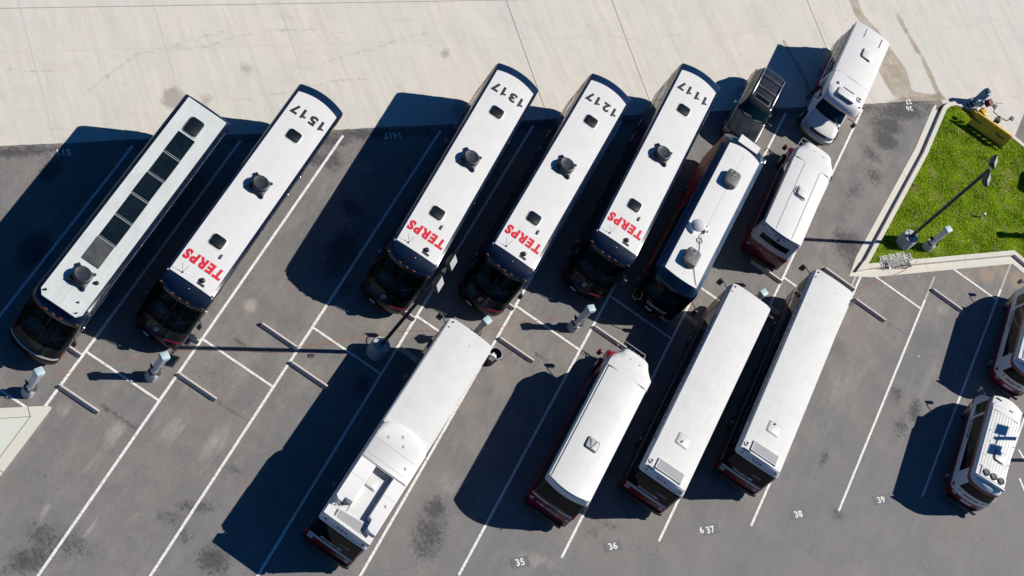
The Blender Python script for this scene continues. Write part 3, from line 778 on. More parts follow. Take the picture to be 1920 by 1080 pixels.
# ------------------------------------------------------------------ kerbed islands
def offset_line(P, d):
    out = []
    for i, p in enumerate(P):
        a = Vector(P[max(i - 1, 0)][:2]); b = Vector(p[:2]); c = Vector(P[min(i + 1, len(P) - 1)][:2])
        n = Vector((0, 0)); k = 0
        for u, v in ((a, b), (b, c)):
            if (v - u).length > 1e-6:
                t = (v - u).normalized(); n += Vector((-t.y, t.x)); k += 1
        n.normalize()
        t = (b - a).normalized() if (b - a).length > 1e-6 else (c - b).normalized()
        cs = max(0.35, n.dot(Vector((-t.y, t.x))))
        out.append((b.x + n.x * d / cs, b.y + n.y * d / cs))
    return out
def sweep(name, line, prof, mat, kind='structure', label=None, parent=None):
    rings = []
    for off, z in prof: rings.append([(p[0], p[1], z) for p in offset_line(line, off)])
    mb = MB(); n = len(line); m = len(prof)
    vs = [rings[j][i] for i in range(n) for j in range(m)]
    fs = [(i * m + j, i * m + (j + 1) % m, (i + 1) * m + (j + 1) % m, (i + 1) * m + j) for i in range(n - 1) for j in range(m)]
    fs += [tuple(range(m)), tuple((n - 1) * m + j for j in range(m))]
    mb.add(vs, fs)
    return tag(mb.build(name, mat, parent), label, None, None, kind)
ZK = 0.20
def gz(L): return [at(*p, ZK)[:2] for p in L]
# inner (grass side) edge of the kerb top, walked so that the outside is on the left-hand side
G = gz([(1629, 494)]) + gz([(1739, 290)]) + gz([(1772, 212), (1776, 204), (1783, 199), (1792, 197), (1803, 200), (1831, 213), (1864, 236), (1897, 257), (1960, 308), (2030, 365)])
GL = G
sweep('curb', [G[0]] + G[1:], [(0, -0.05), (0, ZK), (0.25, ZK), (0.28, ZK - 0.03), (0.29, -0.05)], CURB, label='pale concrete kerb round the grass island')
sweep('gutter', G[:3], [(0.295, -0.05), (0.295, 0.012), (0.76, 0.016), (0.76, -0.05)], CURB)
B = gz([(1990, 545), (1902, 469), (1629, 494)])
sweep('curb', B, [(0, -0.05), (0, ZK), (0.25, ZK), (0.28, ZK - 0.03), (0.29, -0.05)], CURB)
sweep('gutter', B, [(0.295, -0.05), (0.295, 0.012), (0.76, 0.016), (0.76, -0.05)], CURB)
# the corner block joining both gutters
c0 = offset_line(G[:3], 0.76)[0]; c1 = offset_line(B, 0.76)[-1]; tip = at(1592, 518)[:2]
MBc = MB(); MBc.prism([c0, offset_line(G[:3], 0.29)[0], offset_line(B, 0.29)[-1], c1, tip], -0.05, 0.0145)
tag(MBc.build('gutter', CURB), kind='structure')
MBc = MB(); MBc.prism([G[0], offset_line(G[:3], 0.288)[0], (at(1607, 508, ZK)[:2]), offset_line(B, 0.288)[-1]], -0.05, ZK - 0.002)
tag(MBc.build('curb', CURB), kind='structure')
# turf
poly = G + [at(2250, 470, ZK)[:2], at(1990, 545, ZK)[:2], at(1902, 469, ZK)[:2]]
mb = MB(); mb.add([(p[0], p[1], 0.15) for p in poly], [tuple(range(len(poly)))])
tag(mb.build('turf_base', SOIL, fix=False), 'soil under the grass island', kind='structure')
def inside(px, py, poly):
    r = np.zeros(px.shape, bool); n = len(poly)
    for i in range(n):
        x1, y1 = poly[i]; x2, y2 = poly[(i + 1) % n]
        c = ((y1 > py) != (y2 > py)) & (px < (x2 - x1) * (py - y1) / (y2 - y1 + 1e-12) + x1)
        r ^= c
    return r
def grass():
    P = np.array(poly); lo, hi = P.min(0), P.max(0); hi[0] = min(hi[0], 29.5)
    area = (hi[0] - lo[0]) * (hi[1] - lo[1]); n = int(area * 800)
    x = rng.uniform(lo[0], hi[0], n); y = rng.uniform(lo[1], hi[1], n)
    k = inside(x, y, poly); x, y = x[k], y[k]; n = len(x)
    clump = 0.5 + 0.5 * np.sin(x * 2.1 + 1.3 * np.sin(y * 1.7)) * np.cos(y * 2.6 + np.sin(x * 3.1))
    h = rng.uniform(0.015, 0.05, n) * (0.6 + 0.8 * clump); w = rng.uniform(0.014, 0.030, n)
    a = rng.uniform(0, 2 * PI, n); l = rng.uniform(0.04, 0.13, n); la = rng.uniform(0, 2 * PI, n)
    dx, dy = np.cos(a) * w, np.sin(a) * w; lx, ly = np.cos(la) * l, np.sin(la) * l
    z0 = 0.15
    V = np.zeros((n, 5, 3))
    V[:, 0] = np.stack([x - dx, y - dy, np.full(n, z0)], 1); V[:, 1] = np.stack([x + dx, y + dy, np.full(n, z0)], 1)
    V[:, 2] = np.stack([x + dx * .8 + lx * .4, y + dy * .8 + ly * .4, z0 + h * .65], 1); V[:, 3] = np.stack([x - dx * .8 + lx * .4, y - dy * .8 + ly * .4, z0 + h * .65], 1)
    V[:, 4] = np.stack([x + lx, y + ly, z0 + h], 1)
    me = bpy.data.meshes.new('grass')
    me.vertices.add(n * 5); me.vertices.foreach_set('co', V.ravel())
    b = (np.arange(n) * 5)[:, None]
    q = (b + np.array([0, 1, 2, 3])).ravel(); t = (b + np.array([3, 2, 4])).ravel()
    li = np.concatenate([q, t]).astype(np.int32)
    me.loops.add(len(li)); me.loops.foreach_set('vertex_index', li)
    ls = np.concatenate([np.arange(n) * 4, n * 4 + np.arange(n) * 3]).astype(np.int32)
    lt = np.concatenate([np.full(n, 4), np.full(n, 3)]).astype(np.int32)
    me.polygons.add(2 * n); me.polygons.foreach_set('loop_start', ls); me.polygons.foreach_set('loop_total', lt)
    me.materials.append(GRASS); me.update(calc_edges=True)
    tn = np.clip(0.5 + rng.normal(0, 0.22, n), 0, 1)
    at_ = me.attributes.new('tone', 'FLOAT', 'POINT'); at_.data.foreach_set('value', np.repeat(tn, 5).astype(np.float32))
    o = bpy.data.objects.new('grass', me); COL.objects.link(o)
    tag(o, 'bright green mown grass on the kerbed island', 'grass', kind='stuff')
grass()
# lower-left island: kerb with concrete infill
T = [at(*p, 0.12)[:2] for p in ((-160, 773), (85, 761), (93, 762), (97, 764), (95, 768), (0, 893), (-130, 1065))]
mb = MB(); mb.prism(T[::-1], -0.05, 0.12)
tag(mb.build('curb', CURB), 'pale concrete kerb of the lower left island', kind='structure')
I_ = [at(*p, 0.12)[:2] for p in ((-150, 795), (57, 781), (-130, 1030))]
mb = MB(); mb.prism(I_[::-1], 0.0, 0.124)
tag(mb.build('island_slab', concrete_mat('infill_concrete', (0.60, 0.60, 0.53), streak=False)), kind='structure')
mb = MB()
for a, b in (((-150, 795), (57, 781)), ((57, 781), (-130, 1030)), ((52, 761.5), (57, 781)), ((0, 882), (10, 888))):
    strip(mb, at(*a, .12)[:2], at(*b, .12)[:2], 0.035, 0.127)
tag(mb.build('concrete_joint', JOINT, fix=False), kind='structure')
# joints across the big kerb
mb = MB()
def kj(line, t, seg, o0=0.0, o1=0.76):
    a, b = Vector(line[seg]), Vector(line[seg + 1]); p = a.lerp(b, t); d = (b - a).normalized(); n = Vector((-d.y, d.x))
    strip(mb, p + n * o0, p + n * 0.25, 0.02, ZK + 0.003); strip(mb, p + n * 0.30, p + n * o1, 0.02, 0.019)
for t in (0.22, 0.5, 0.76): kj(G, t, 0)
for t in (0.35, 0.62, 0.88): kj(B, t, 1)
tag(mb.build('kerb_joint', JOINT2, fix=False), kind='structure')

# ================================================================== COACHES
def axle_set(t, hw, ys, r=0.5, rimc=METAL):
    for y in ys:
        for s in (-1, 1): wheel(t, s * hw, y, r, 0.32, rimc)
def roof_fan(t, x, y, z):
    """round roof ventilator on a four-footed tray"""
    f = MB()
    f.rbox((x, y, z + 0.09), (0.86, 0.96, 0.16), 0.20)
    for sx in (-1, 1):
        for sy in (-1, 1):
            f.tube([(x + sx * 0.26, y + sy * 0.36, z + 0.12), (x + sx * 0.40, y + sy * 0.45, z + 0.10), (x + sx * 0.43, y + sy * 0.50, z + 0.03)], 0.07, 6)
            f.rbox((x + sx * 0.42, y + sy * 0.50, z + 0.05), (0.10, 0.10, 0.1), 0.03)
    o = f.build('roof_fan', SLATE, t, True)
    d = MB(); d.lathe((x, y, z), [(0.42, 0.10), (0.44, 0.17), (0.44, 0.27), (0.41, 0.31), (0.36, 0.325), (0.34, 0.315), (0.05, 0.335)], 28)
    d.build('fan_cover', SLATE, o, True)
    return o
def cab_interior(t, yfr, zf=1.35, ztop=3.0, left=True):
    """floor, dash, wheel and two seats behind the windscreen"""
    MB().box((0, yfr + 1.75, (zf + ztop) / 2 - 0.1), (2.3, 0.06, ztop - zf + 0.4)).build('bulkhead', MATTE, t)
    d = MB(); d.m(0)
    d.rbox((0.0, yfr + 0.50, zf - 0.02), (2.1, 0.55, 0.26), 0.1)
    d.rbox((0.55, yfr + 0.75, zf + 0.12), (0.85, 0.35, 0.22), 0.08)
    o = d.build('dashboard', DASH, t, True)
    w = MB(); w.torus((0.58, yfr + 0.95, zf + 0.32), 0.23, 0.02, (0, 0.5, 1)); w.tube([(0.58, yfr + 0.95, zf + 0.32), (0.58, yfr + 0.75, zf + 0.1)], 0.03)
    w.build('steering_wheel', MATTE, o, True)
    for x in (0.58, -0.62):
        s = MB(); s.rbox((x, yfr + 1.3, zf + 0.12), (0.52, 0.5, 0.14), 0.08); s.rbox((x, yfr + 1.56, zf + 0.5), (0.5, 0.13, 0.75), 0.06)
        s.build('seat', TAN, t, True)
    v = MB(); v.rbox((-0.5, yfr + 0.62, zf + 0.22), (0.72, 0.5, 0.03), 0.2)
    v.box((0.52, yfr + 0.50, zf + 0.26), (0.26, 0.34, 0.03), Matrix.Rotation(0.3, 3, 'Z'))
    v.build('paper_sheet', GREY2, o, True)
def coach_shell(f=0.0, rr=0.0):
    b = 0.30 if rr == 0 else 0.06
    return Shell([(0.28, -7.05 + f, 7.15 + rr, 1.20, .25, .10, .28, .05), (0.42, -7.36 + f, 7.40 + rr, 1.26, .3, .08, .40, b * .6), (0.70, -7.44 + f, 7.50 + rr, 1.28, .3, .08, .42, b * .8),
                  (0.98, -7.44 + f, 7.55 + rr, 1.28, .3, .08, .42, b), (1.06, -7.34 + f, 7.56 + rr, 1.28, .3, .08, .42, b), (1.55, -7.20 + f, 7.60 + rr, 1.28, .3, .08, .42, b),
                  (1.60, -7.18 + f, 7.60 + rr, 1.28, .3, .08, .42, b), (2.3, -6.88 + f, 7.66 + rr, 1.28, .28, .08, .36, b), (2.95, -6.56 + f, 7.70 + rr, 1.275, .25, .08, .30, b),
                  (3.05, -6.58 + f, 7.70 + rr, 1.275, .25, .08, .28, b), (3.22, -6.50 + f, 7.72 + rr, 1.27, .25, .08, .26, b), (3.38, -6.30 + f, 7.70 + rr, 1.26, .25, .08, .24, b),
                  (3.46, -6.05 + f, 7.66 + rr, 1.255, .25, .08, .2, b), (3.50, -5.80 + f, 7.60 + rr, 1.23, .2, .06, .1, b)])
def coach(x, y, yaw, label, number=None, solar=False, group=None, rail=True):
    t = empty('coach_bus', (x, y, 0), rad(yaw), label, 'coach', group)
    f = 0.05 if solar else 0.0
    S = coach_shell(f, -0.33 if solar else 0.0)
    S.body('body', [NAVY, BLACK, MATTE], lambda a, b, c: (2 if c < 0.40 else 1 if c < 3.1 else 0), t, skip=lambda a, b, c: 1.6 < c < 2.95 and abs(a) < 1.12 and b < -5.9 + f)
    cab_interior(t, -7.0 + f)
    S.patch('F', -0.95, -0.012, 1.56, 2.98, 0.012, 12, 6).build('windshield', WSCREEN, t, True)
    S.patch('F', 0.012, 0.95, 1.56, 2.98, 0.012, 12, 6).build('windshield', WSCREEN, t, True)
    S.patch('F', -0.012, 0.012, 1.56, 2.98, 0.022, 1, 6).build('windshield_divider', MATTE, t)
    for u0, u1 in ((-0.75, -0.12), (0.18, 0.80)):
        w = MB()
        w.tube([S.P('F', u0 + 0.1, 1.50, 0.05), S.P('F', (u0 + u1) / 2, 1.62, 0.06), S.P('F', (u0 + u1) / 2 + 0.12, 2.25, 0.05)], 0.012, 5)
        w.tube([S.P('F', (u0 + u1) / 2 - 0.22, 1.95, 0.045), S.P('F', (u0 + u1) / 2 + 0.36, 2.42, 0.045)], 0.012, 5)
        w.build('wiper', MATTE, t)
    for fc in 'lr':
        o = S.patch(fc, -5.9, 6.2, 1.78, 3.02, 0.008, 26, 3).build('side_window', GLASS, t, True)
        for k in range(1, 9):
            yy = -5.9 + 12.1 * k / 9
            S.patch(fc, yy - 0.018, yy + 0.018, 1.80, 3.0, 0.013, 1, 2).build('window_pillar', MATTE, o)
        S.patch(fc, -5.95, 6.9, 1.62, 1.65, 0.014, 20, 1).build('side_trim', METAL if solar else REDL, t)
        S.patch(fc, -5.6, 6.9, 3.12, 3.15, 0.012, 20, 1).build('gutter_rail', METAL if solar else NAVY, t)
        if not solar:
            S.patch(fc, 6.75, 7.34, 2.2, 3.30, 0.012, 2, 3).build('livery_panel', REDL, t)
            S.patch(fc, 6.15, 6.62, 2.45, 3.24, 0.012, 2, 3).build('livery_panel', GOLD, t)
            S.patch(fc, 5.5, 6.9, 1.0, 1.55, 0.012, 4, 2).build('livery_panel', MAROON, t)
            S.patch(fc, -2.5, 5.4, 0.75, 0.95, 0.012, 6, 1).build('livery_panel', MAROON, t)
        for yy in (-5.5, -1.0, 3.5): MB().rbox(S.P(fc, yy, 3.20, 0.01), (0.03, 0.10, 0.05), 0.012).build('marker_lamp', AMBER, t)
    for u in (-0.86, -0.30, 0.0, 0.30, 0.86):
        MB().rbox(S.P('F', u, 3.20, 0.012), (0.14, 0.05, 0.05), 0.02).build('marker_lamp', AMBER, t, True)
    for s in (-1, 1):
        a, b = sorted((s * 0.60, s * 0.93))
        S.patch('F', a, b, 0.74, 0.90, 0.015, 5, 2).build('headlight', SLATE, t, True)
        a, b = sorted((s * 0.95, s * 0.99))
        S.patch('F', a, b, 0.80, 1.30, 0.015, 3, 2).build('turn_signal', AMBER if solar else GREY, t, True)
    S.patch('F', -0.93, 0.93, 0.985, 1.03, 0.03 if solar else 0.012, 20, 1).build('front_trim', GREY2 if solar else MAROON, t, True)
    if solar: S.patch('F', -0.93, 0.93, 0.60, 0.95, 0.05, 20, 2).build('front_bumper', BLACK, t, True)
    m = MB(); p = Vector(S.P('F', 0.10, 0.58, 0.02)); S.patch('F', -0.42, -0.16, 0.52, 0.66, 0.03, 4, 1).build('number_plate', PLATE, t)
    if not solar:
        e = MB(); e.torus(S.P('F', -0.05, 1.30, 0.03), 0.075, 0.028, (0, -1, 0.35), 18, 6); e.build('emblem', PLATE, t, True)
        lettering('emblem_lettering', 'MCI', lambda a, b: S.P('F', (a - 0.08) / 1.28, 1.13 + b, 0.02), GREY2, t, h=0.08, bold=0.02)
    mirror(t, (-1.22, -6.4, 2.5), (-1.38, -6.6, 2.4), (0.16, 0.12, 0.30)); mirror(t, (1.24, -6.4, 2.5), (1.44, -6.6, 2.45), (0.20, 0.14, 0.34))
    # roof
    if not solar:
        roof_panel('roof', WHITE, t, 1.10, -5.72, 7.12, 3.507, 0.03, 0.0, 0.24, 0.03)
        hatch('roof_hatch', t, -0.04, 4.44, 3.525, 0.66, 0.62, HATCHM, WHT, 0.05, 0.13)
        hatch('roof_hatch', t, -0.06, -3.06, 3.525, 0.66, 0.66, HATCHM, WHT, 0.05, 0.13)
        roof_fan(t, -0.02, 0.84, 3.525)
        lettering('fleet_number', number, lambda a, b: (-a, 5.86 - b, 3.538 + 0.03 * (1 - (a / 1.135) ** 2) - 0.02), BLKTXT, t, w=1.86, h=0.60, bold=0.045, shear=-0.12 if False else 0.0, space=1.35)
        lettering('roof_lettering', 'TERPS', lambda a, b: (-a, -4.50 - b, 3.538 + 0.03 * (1 - (a / 1.135) ** 2) - 0.02), REDTXT, t, w=2.0, h=0.62, bold=0.05, shear=0.10, space=1.22)
        k = MB(); k.rbox((0.45, -3.66, 3.56), (0.10, 0.26, 0.07), 0.03); k.build('roof_antenna', GREY, t, True)
        k = MB(); k.lathe((0.38, -5.28, 3.53), [(0.13, 0), (0.13, 0.05), (0.09, 0.11), (0.02, 0.13)], 14); k.build('roof_antenna', MATTE, t, True)
        k = MB(); k.box((0.42, -5.50, 3.54), (0.36, 0.12, 0.03)); k.build('roof_badge', SLATE, t)
        k = MB(); k.lathe((-0.55, -5.50, 3.53), [(0.045, 0), (0.045, 0.03), (0.02, 0.05)], 10)
        for dx, dy in ((-0.16, 0.14), (0.05, 0.16)): k.tube([(-0.55, -5.5, 3.56), (-0.55 + dx * 1.6, -5.5 + dy * 1.6, 3.85)], 0.008, 5)
        k.build('roof_antenna', MATTE, t)
        k = MB(); k.rbox((0.1, -6.0, 3.47), (0.05, 0.05, 0.06), 0.02); k.build('roof_knob', PLATE, t)
        for s in (-1, 1): MB().lathe((s * 1.17, -5.78, 3.46), [(0.04, 0), (0.045, 0.05), (0.02, 0.08)], 10).build('clearance_lamp', PLATE, t, True)
    else:
        pts = [(-0.86, -6.18), (0.86, -6.18), (1.06, -5.9), (1.06, 7.16), (-1.06, 7.16), (-1.06, -5.9)]
        MB().prism(pts, 3.47, 3.515).build('roof', SILVER, t)
        hatch('roof_hatch', t, -0.02, 5.85, 3.52, 0.70, 0.98, HATCHM, GREY2, 0.05, 0.15)
        a0, a1 = 5.22, -3.52
        for k in range(6):
            ya = a0 + (a1 - a0) * k / 6 - 0.02; yb = a0 + (a1 - a0) * (k + 1) / 6 + 0.02
            xo = -0.02 + 0.015 * math.sin(k * 2.2)
            o = MB().rbox((xo, (ya + yb) / 2, 3.532), (0.90, ya - yb, 0.02), 0.015).build('solar_panel', SOLAR2 if k == 5 else SOLAR, t)
            if k < 5:
                for dy in (0.055, -0.045): MB().box((xo, yb - 0.02 + dy, 3.545), (0.86, 0.022, 0.010), Matrix.Rotation(0.02 * math.sin(k), 3, 'Z')).build('panel_strip', GRILLE, o)
        roof_fan(t, 0.02, -4.35, 3.515)
        for xx, yy, r_ in ((0.72, -4.15, 0.10), (-0.86, -5.86, 0.055), (0.62, -5.45, 0.055), (0.80, -5.98, 0.035)):
            MB().lathe((xx, yy, 3.515), [(r_, 0), (r_, 0.05), (r_ * 0.7, 0.11), (0.01, 0.13)], 12).build('roof_antenna', MATTE if r_ > .09 or xx < 0 or r_ < .05 else METAL, t, True)
        MB().box((0.0, -5.3, 3.517), (0.014, 1.5, 0.006)).build('roof_seam', GREY2, t)
        for s in (-1, 1):
            MB().box((s * 1.10, 0.55, 3.50), (0.03, 12.6, 0.05)).build('roof_rail', BLACK, t)
    axle_set(t, 1.27, (-4.6, 3.6, 4.9), 0.52)
    # engine grille and lamps at the back
    S.patch('R', -0.55, 0.55, 0.6, 1.4, 0.02, 8, 3).build('engine_grille', MATTE, t)
    for s in (-1, 1):
        a, b = sorted((s * 0.80, s * 0.97)); S.patch('R', a, b, 1.0, 1.6, 0.02, 3, 3).build('tail_lamp', REDL, t, True)
    return t
GC = 'white roofed coaches in the upper row'
coach(-17.06, -11.55, 0, 'dark coach with silver roof carrying a row of solar panels, leftmost bus', solar=True)
coach(-13.06, -7.20, 0, 'coach with white roof numbered 1517 in black, beside the solar panel coach', '1517', group=GC)
coach(-5.42, 1.42, 1.5, 'coach with white roof numbered 1317 in black, lamp post by its front', '1317', group=GC)
coach(-1.20, 4.62, 0.2, 'coach with white roof numbered 1217 in black, between two similar coaches', '1217', group=GC)
coach(2.82, 9.12, 1.3, 'coach with white roof numbered 1117 in black, next to red sided coach', '1117', group=GC)

# ------------------------------------------------------------------ the coach with the flag livery
def livery_coach():
    t = empty('coach_bus', (6.65, 9.0, 0), 0.0, 'navy coach with red side, TERPRIDE front and two grey roof coolers', 'coach')
    S = Shell([(0.28, -5.35, 5.6, 1.22, .2, .2, .2, .05), (0.42, -5.60, 5.8, 1.28, .25, .2, .32, .08), (0.95, -5.68, 5.85, 1.29, .25, .2, .34, .08), (1.50, -5.70, 5.85, 1.29, .25, .2, .34, .1),
               (1.55, -5.70, 5.85, 1.29, .25, .2, .34, .1), (2.2, -5.68, 5.85, 1.29, .25, .2, .32, .1), (2.85, -5.66, 5.85, 1.29, .25, .2, .3, .12), (2.96, -5.66, 5.82, 1.29, .3, .25, .3, .2),
               (3.14, -5.56, 5.74, 1.24, .35, .3, .28, .3), (3.34, -5.36, 5.58, 1.10, .3, .3, .2, .35), (3.50, -5.22, 5.38, 0.97, .2, .3, .08, .35)])
    S.body('body', [NAVY, RED, MATTE, BLACK, COVE], lambda a, b, c: 2 if c < 0.4 else (3 if b < -5.0 and c < 3.0 else (1 if (0.4 < c < (2.95 if b > 0.3 else 1.7) and b > -4.6 and a < -1.2) else (4 if c > 2.96 and abs(a) > 0.9 and -5.0 < b < 5.3 else 0))), t, skip=lambda a, b, c: 1.55 < c < 2.85 and abs(a) < 1.1 and b < -5.0)
    cab_interior(t, -5.55, 1.35, 2.9)
    S.patch('F', -0.94, 0.94, 1.52, 2.88, 0.012, 20, 5).build('windshield', WSCREEN, t, True)
    for u0, u1 in ((-0.55, -0.1), (0.6, 0.15)): MB().tube([S.P('F', u0, 1.5, .04), S.P('F', u1, 2.2, .05)], 0.012).build('wiper', MATTE, t)
    lettering('roof_lettering' if False else 'front_lettering', 'TERPRIDE', lambda a, b: S.P('F', (a + 0.08) / 1.29, 1.17 + b, 0.02), PLATE, t, w=1.20, h=0.21, bold=0.03)
    # flag panels on the nose
    def poly(name, pts, mat, off=0.018):
        m = MB(); P = [S.P('F', u, z, off) for u, z in pts]; m.add(P, [tuple(range(len(P)))]); m.build(name, mat, t)
    poly('livery_panel', [(-0.97, 0.62), (-0.66, 0.62), (-0.58, 0.95), (-0.72, 1.42), (-0.97, 1.1)], GOLD)
    poly('livery_panel', [(-0.90, 0.86), (-0.76, 0.78), (-0.72, 0.86), (-0.86, 0.94)], BLUEP, 0.024)
    poly('livery_panel', [(0.10, 0.45), (0.50, 0.5), (0.62, 0.85), (0.28, 0.92)], REDL)
    poly('livery_panel', [(0.42, 0.92), (0.92, 1.05), (0.95, 0.95), (0.50, 0.80)], PLATE, 0.022)
    poly('livery_panel', [(0.55, 0.76), (0.96, 0.9), (0.97, 0.78), (0.60, 0.62)], REDL, 0.022)
    poly('livery_panel', [(0.45, 0.70), (0.80, 0.62), (0.78, 0.50), (0.42, 0.56)], PLATE, 0.022)
    poly('number_plate', [(-0.28, 0.66), (0.02, 0.66), (0.02, 0.84), (-0.28, 0.84)], PLATE, 0.026)
    for fc in 'lr':
        S.patch(fc, -5.0, 0.2, 1.80, 2.86, 0.01, 12, 3).build('side_window', GLASS, t, True)
        S.patch(fc, -4.8, 5.4, 2.93, 2.96, 0.012, 16, 1).build('gutter_rail', METAL, t)
        S.patch(fc, 4.1, 5.2, 1.9, 2.9, 0.014, 4, 2).build('livery_panel', GOLD, t)
        for yy in ((1.2, 2.3, 3.4) if fc == 'l' else ()): S.patch(fc, yy, yy + .03, 1.7, 2.9, 0.016, 1, 2).build('body_rib', MAROON, t)
        S.patch(fc, 4.0, 5.4, 0.8, 1.2, 0.014, 4, 1).build('livery_panel', GOLD, t)
        S.patch(fc, -3.8, 0.8, 0.9, 1.15, 0.014, 4, 1).build('livery_panel', GOLD, t)
        S.patch(fc, -3.8, 3.8, 1.55, 1.62, 0.016, 4, 1).build('side_trim', GREY2, t)
    # roof
    roof_panel('roof', WHITE, t, 0.965, -5.18, 4.85, 3.505, 0.035, 0.10, 0.22, 0.03)
    MB().box((0.0, -0.2, 3.543), (0.014, 9.4, 0.004)).build('roof_seam', GREY2, t)
    MB().prism([(-0.62, 5.02), (0.62, 5.02), (0.64, 5.56), (-0.60, 5.60)], 3.46, 3.56).build('rear_flap', WHT, t)
    for y0 in (2.35, -3.75):
        m = MB(); R_ = Matrix.Rotation(0.0, 3, 'Z')
        m.rbox((-0.02, y0, 3.70), (0.78, 1.06, 0.32), 0.2, top=0.08)
        o = m.build('roof_cooler', GREY, t, True)
        m = MB(); m.torus((-0.12, y0 + 0.28, 3.87), 0.16, 0.018, n=22); m.torus((-0.12, y0 + 0.28, 3.87), 0.09, 0.012, n=16); m.build('fan_guard', GREY2, o, True)
        MB().lathe((-0.12, y0 + 0.28, 3.855), [(0.14, 0), (0.14, 0.008), (0.01, 0.012)], 16).build('fan_blade', MATTE, o)
        for k in range(5): MB().lathe((-0.25 + 0.55 * rng.random(), y0 - 0.38 + 0.5 * rng.random(), 3.855), [(0.035, 0), (0.03, 0.02), (0.005, 0.025)], 8).build('bolt_cap', METAL, o, True)
    # opened round vent with its motor
    m = MB(); m.lathe((-0.10, -1.55, 3.52), [(0.20, 0), (0.20, 0.12), (0.15, 0.16), (0.05, 0.2)], 18)
    o = m.build('roof_vent', METAL, t, True)
    for k in range(6): a = k * PI / 3; MB().rbox((-0.10 + 0.24 * math.cos(a), -1.55 + 0.24 * math.sin(a), 3.60), (0.10, 0.07, 0.1), 0.02, rot=Matrix.Rotation(a, 3, 'Z')).build('vent_bracket', METAL, o, True)
    m = MB(); m.lathe((-0.50, -1.78, 3.80), [(0.02, -0.02), (0.36, -0.02), (0.38, 0.0), (0.30, 0.05), (0.02, 0.08)], 22, (-0.35, -0.2, 1.0)); m.build('vent_lid', WHT, o, True)
    m = MB(); m.tube([(-0.05, -1.7, 3.6), (-0.12, -2.1, 3.6), (0.05, -2.45, 3.57), (0.20, -2.9, 3.56), (0.22, -3.6, 3.56), (0.42, -4.2, 3.56), (0.75, -4.75, 3.55), (0.95, -5.0, 3.5)], 0.014, 6)
    m.torus((-0.02, -2.35, 3.56), 0.16, 0.014, n=18); m.build('roof_cable', GREY, t, True)
    mirror(t, (1.26, -5.3, 2.7), (1.72, -5.35, 2.35), (0.24, 0.14, 0.4)); mirror(t, (-1.26, -5.3, 2.7), (-1.62, -5.55, 2.35), (0.24, 0.14, 0.4))
    for s in (-1, 1):
        a, b = sorted((s * 0.70, s * 0.93)); S.patch('F', a, b, 0.42, 0.60, 0.02, 4, 2).build('headlight', LENS, t, True)
    MB().rbox((1.20, 5.20, 3.22), (0.18, 0.30, 0.10), 0.05).build('rear_camera', METAL, t, True)
    axle_set(t, 1.28, (-3.5, 3.0), 0.5)
    return t
livery_coach()

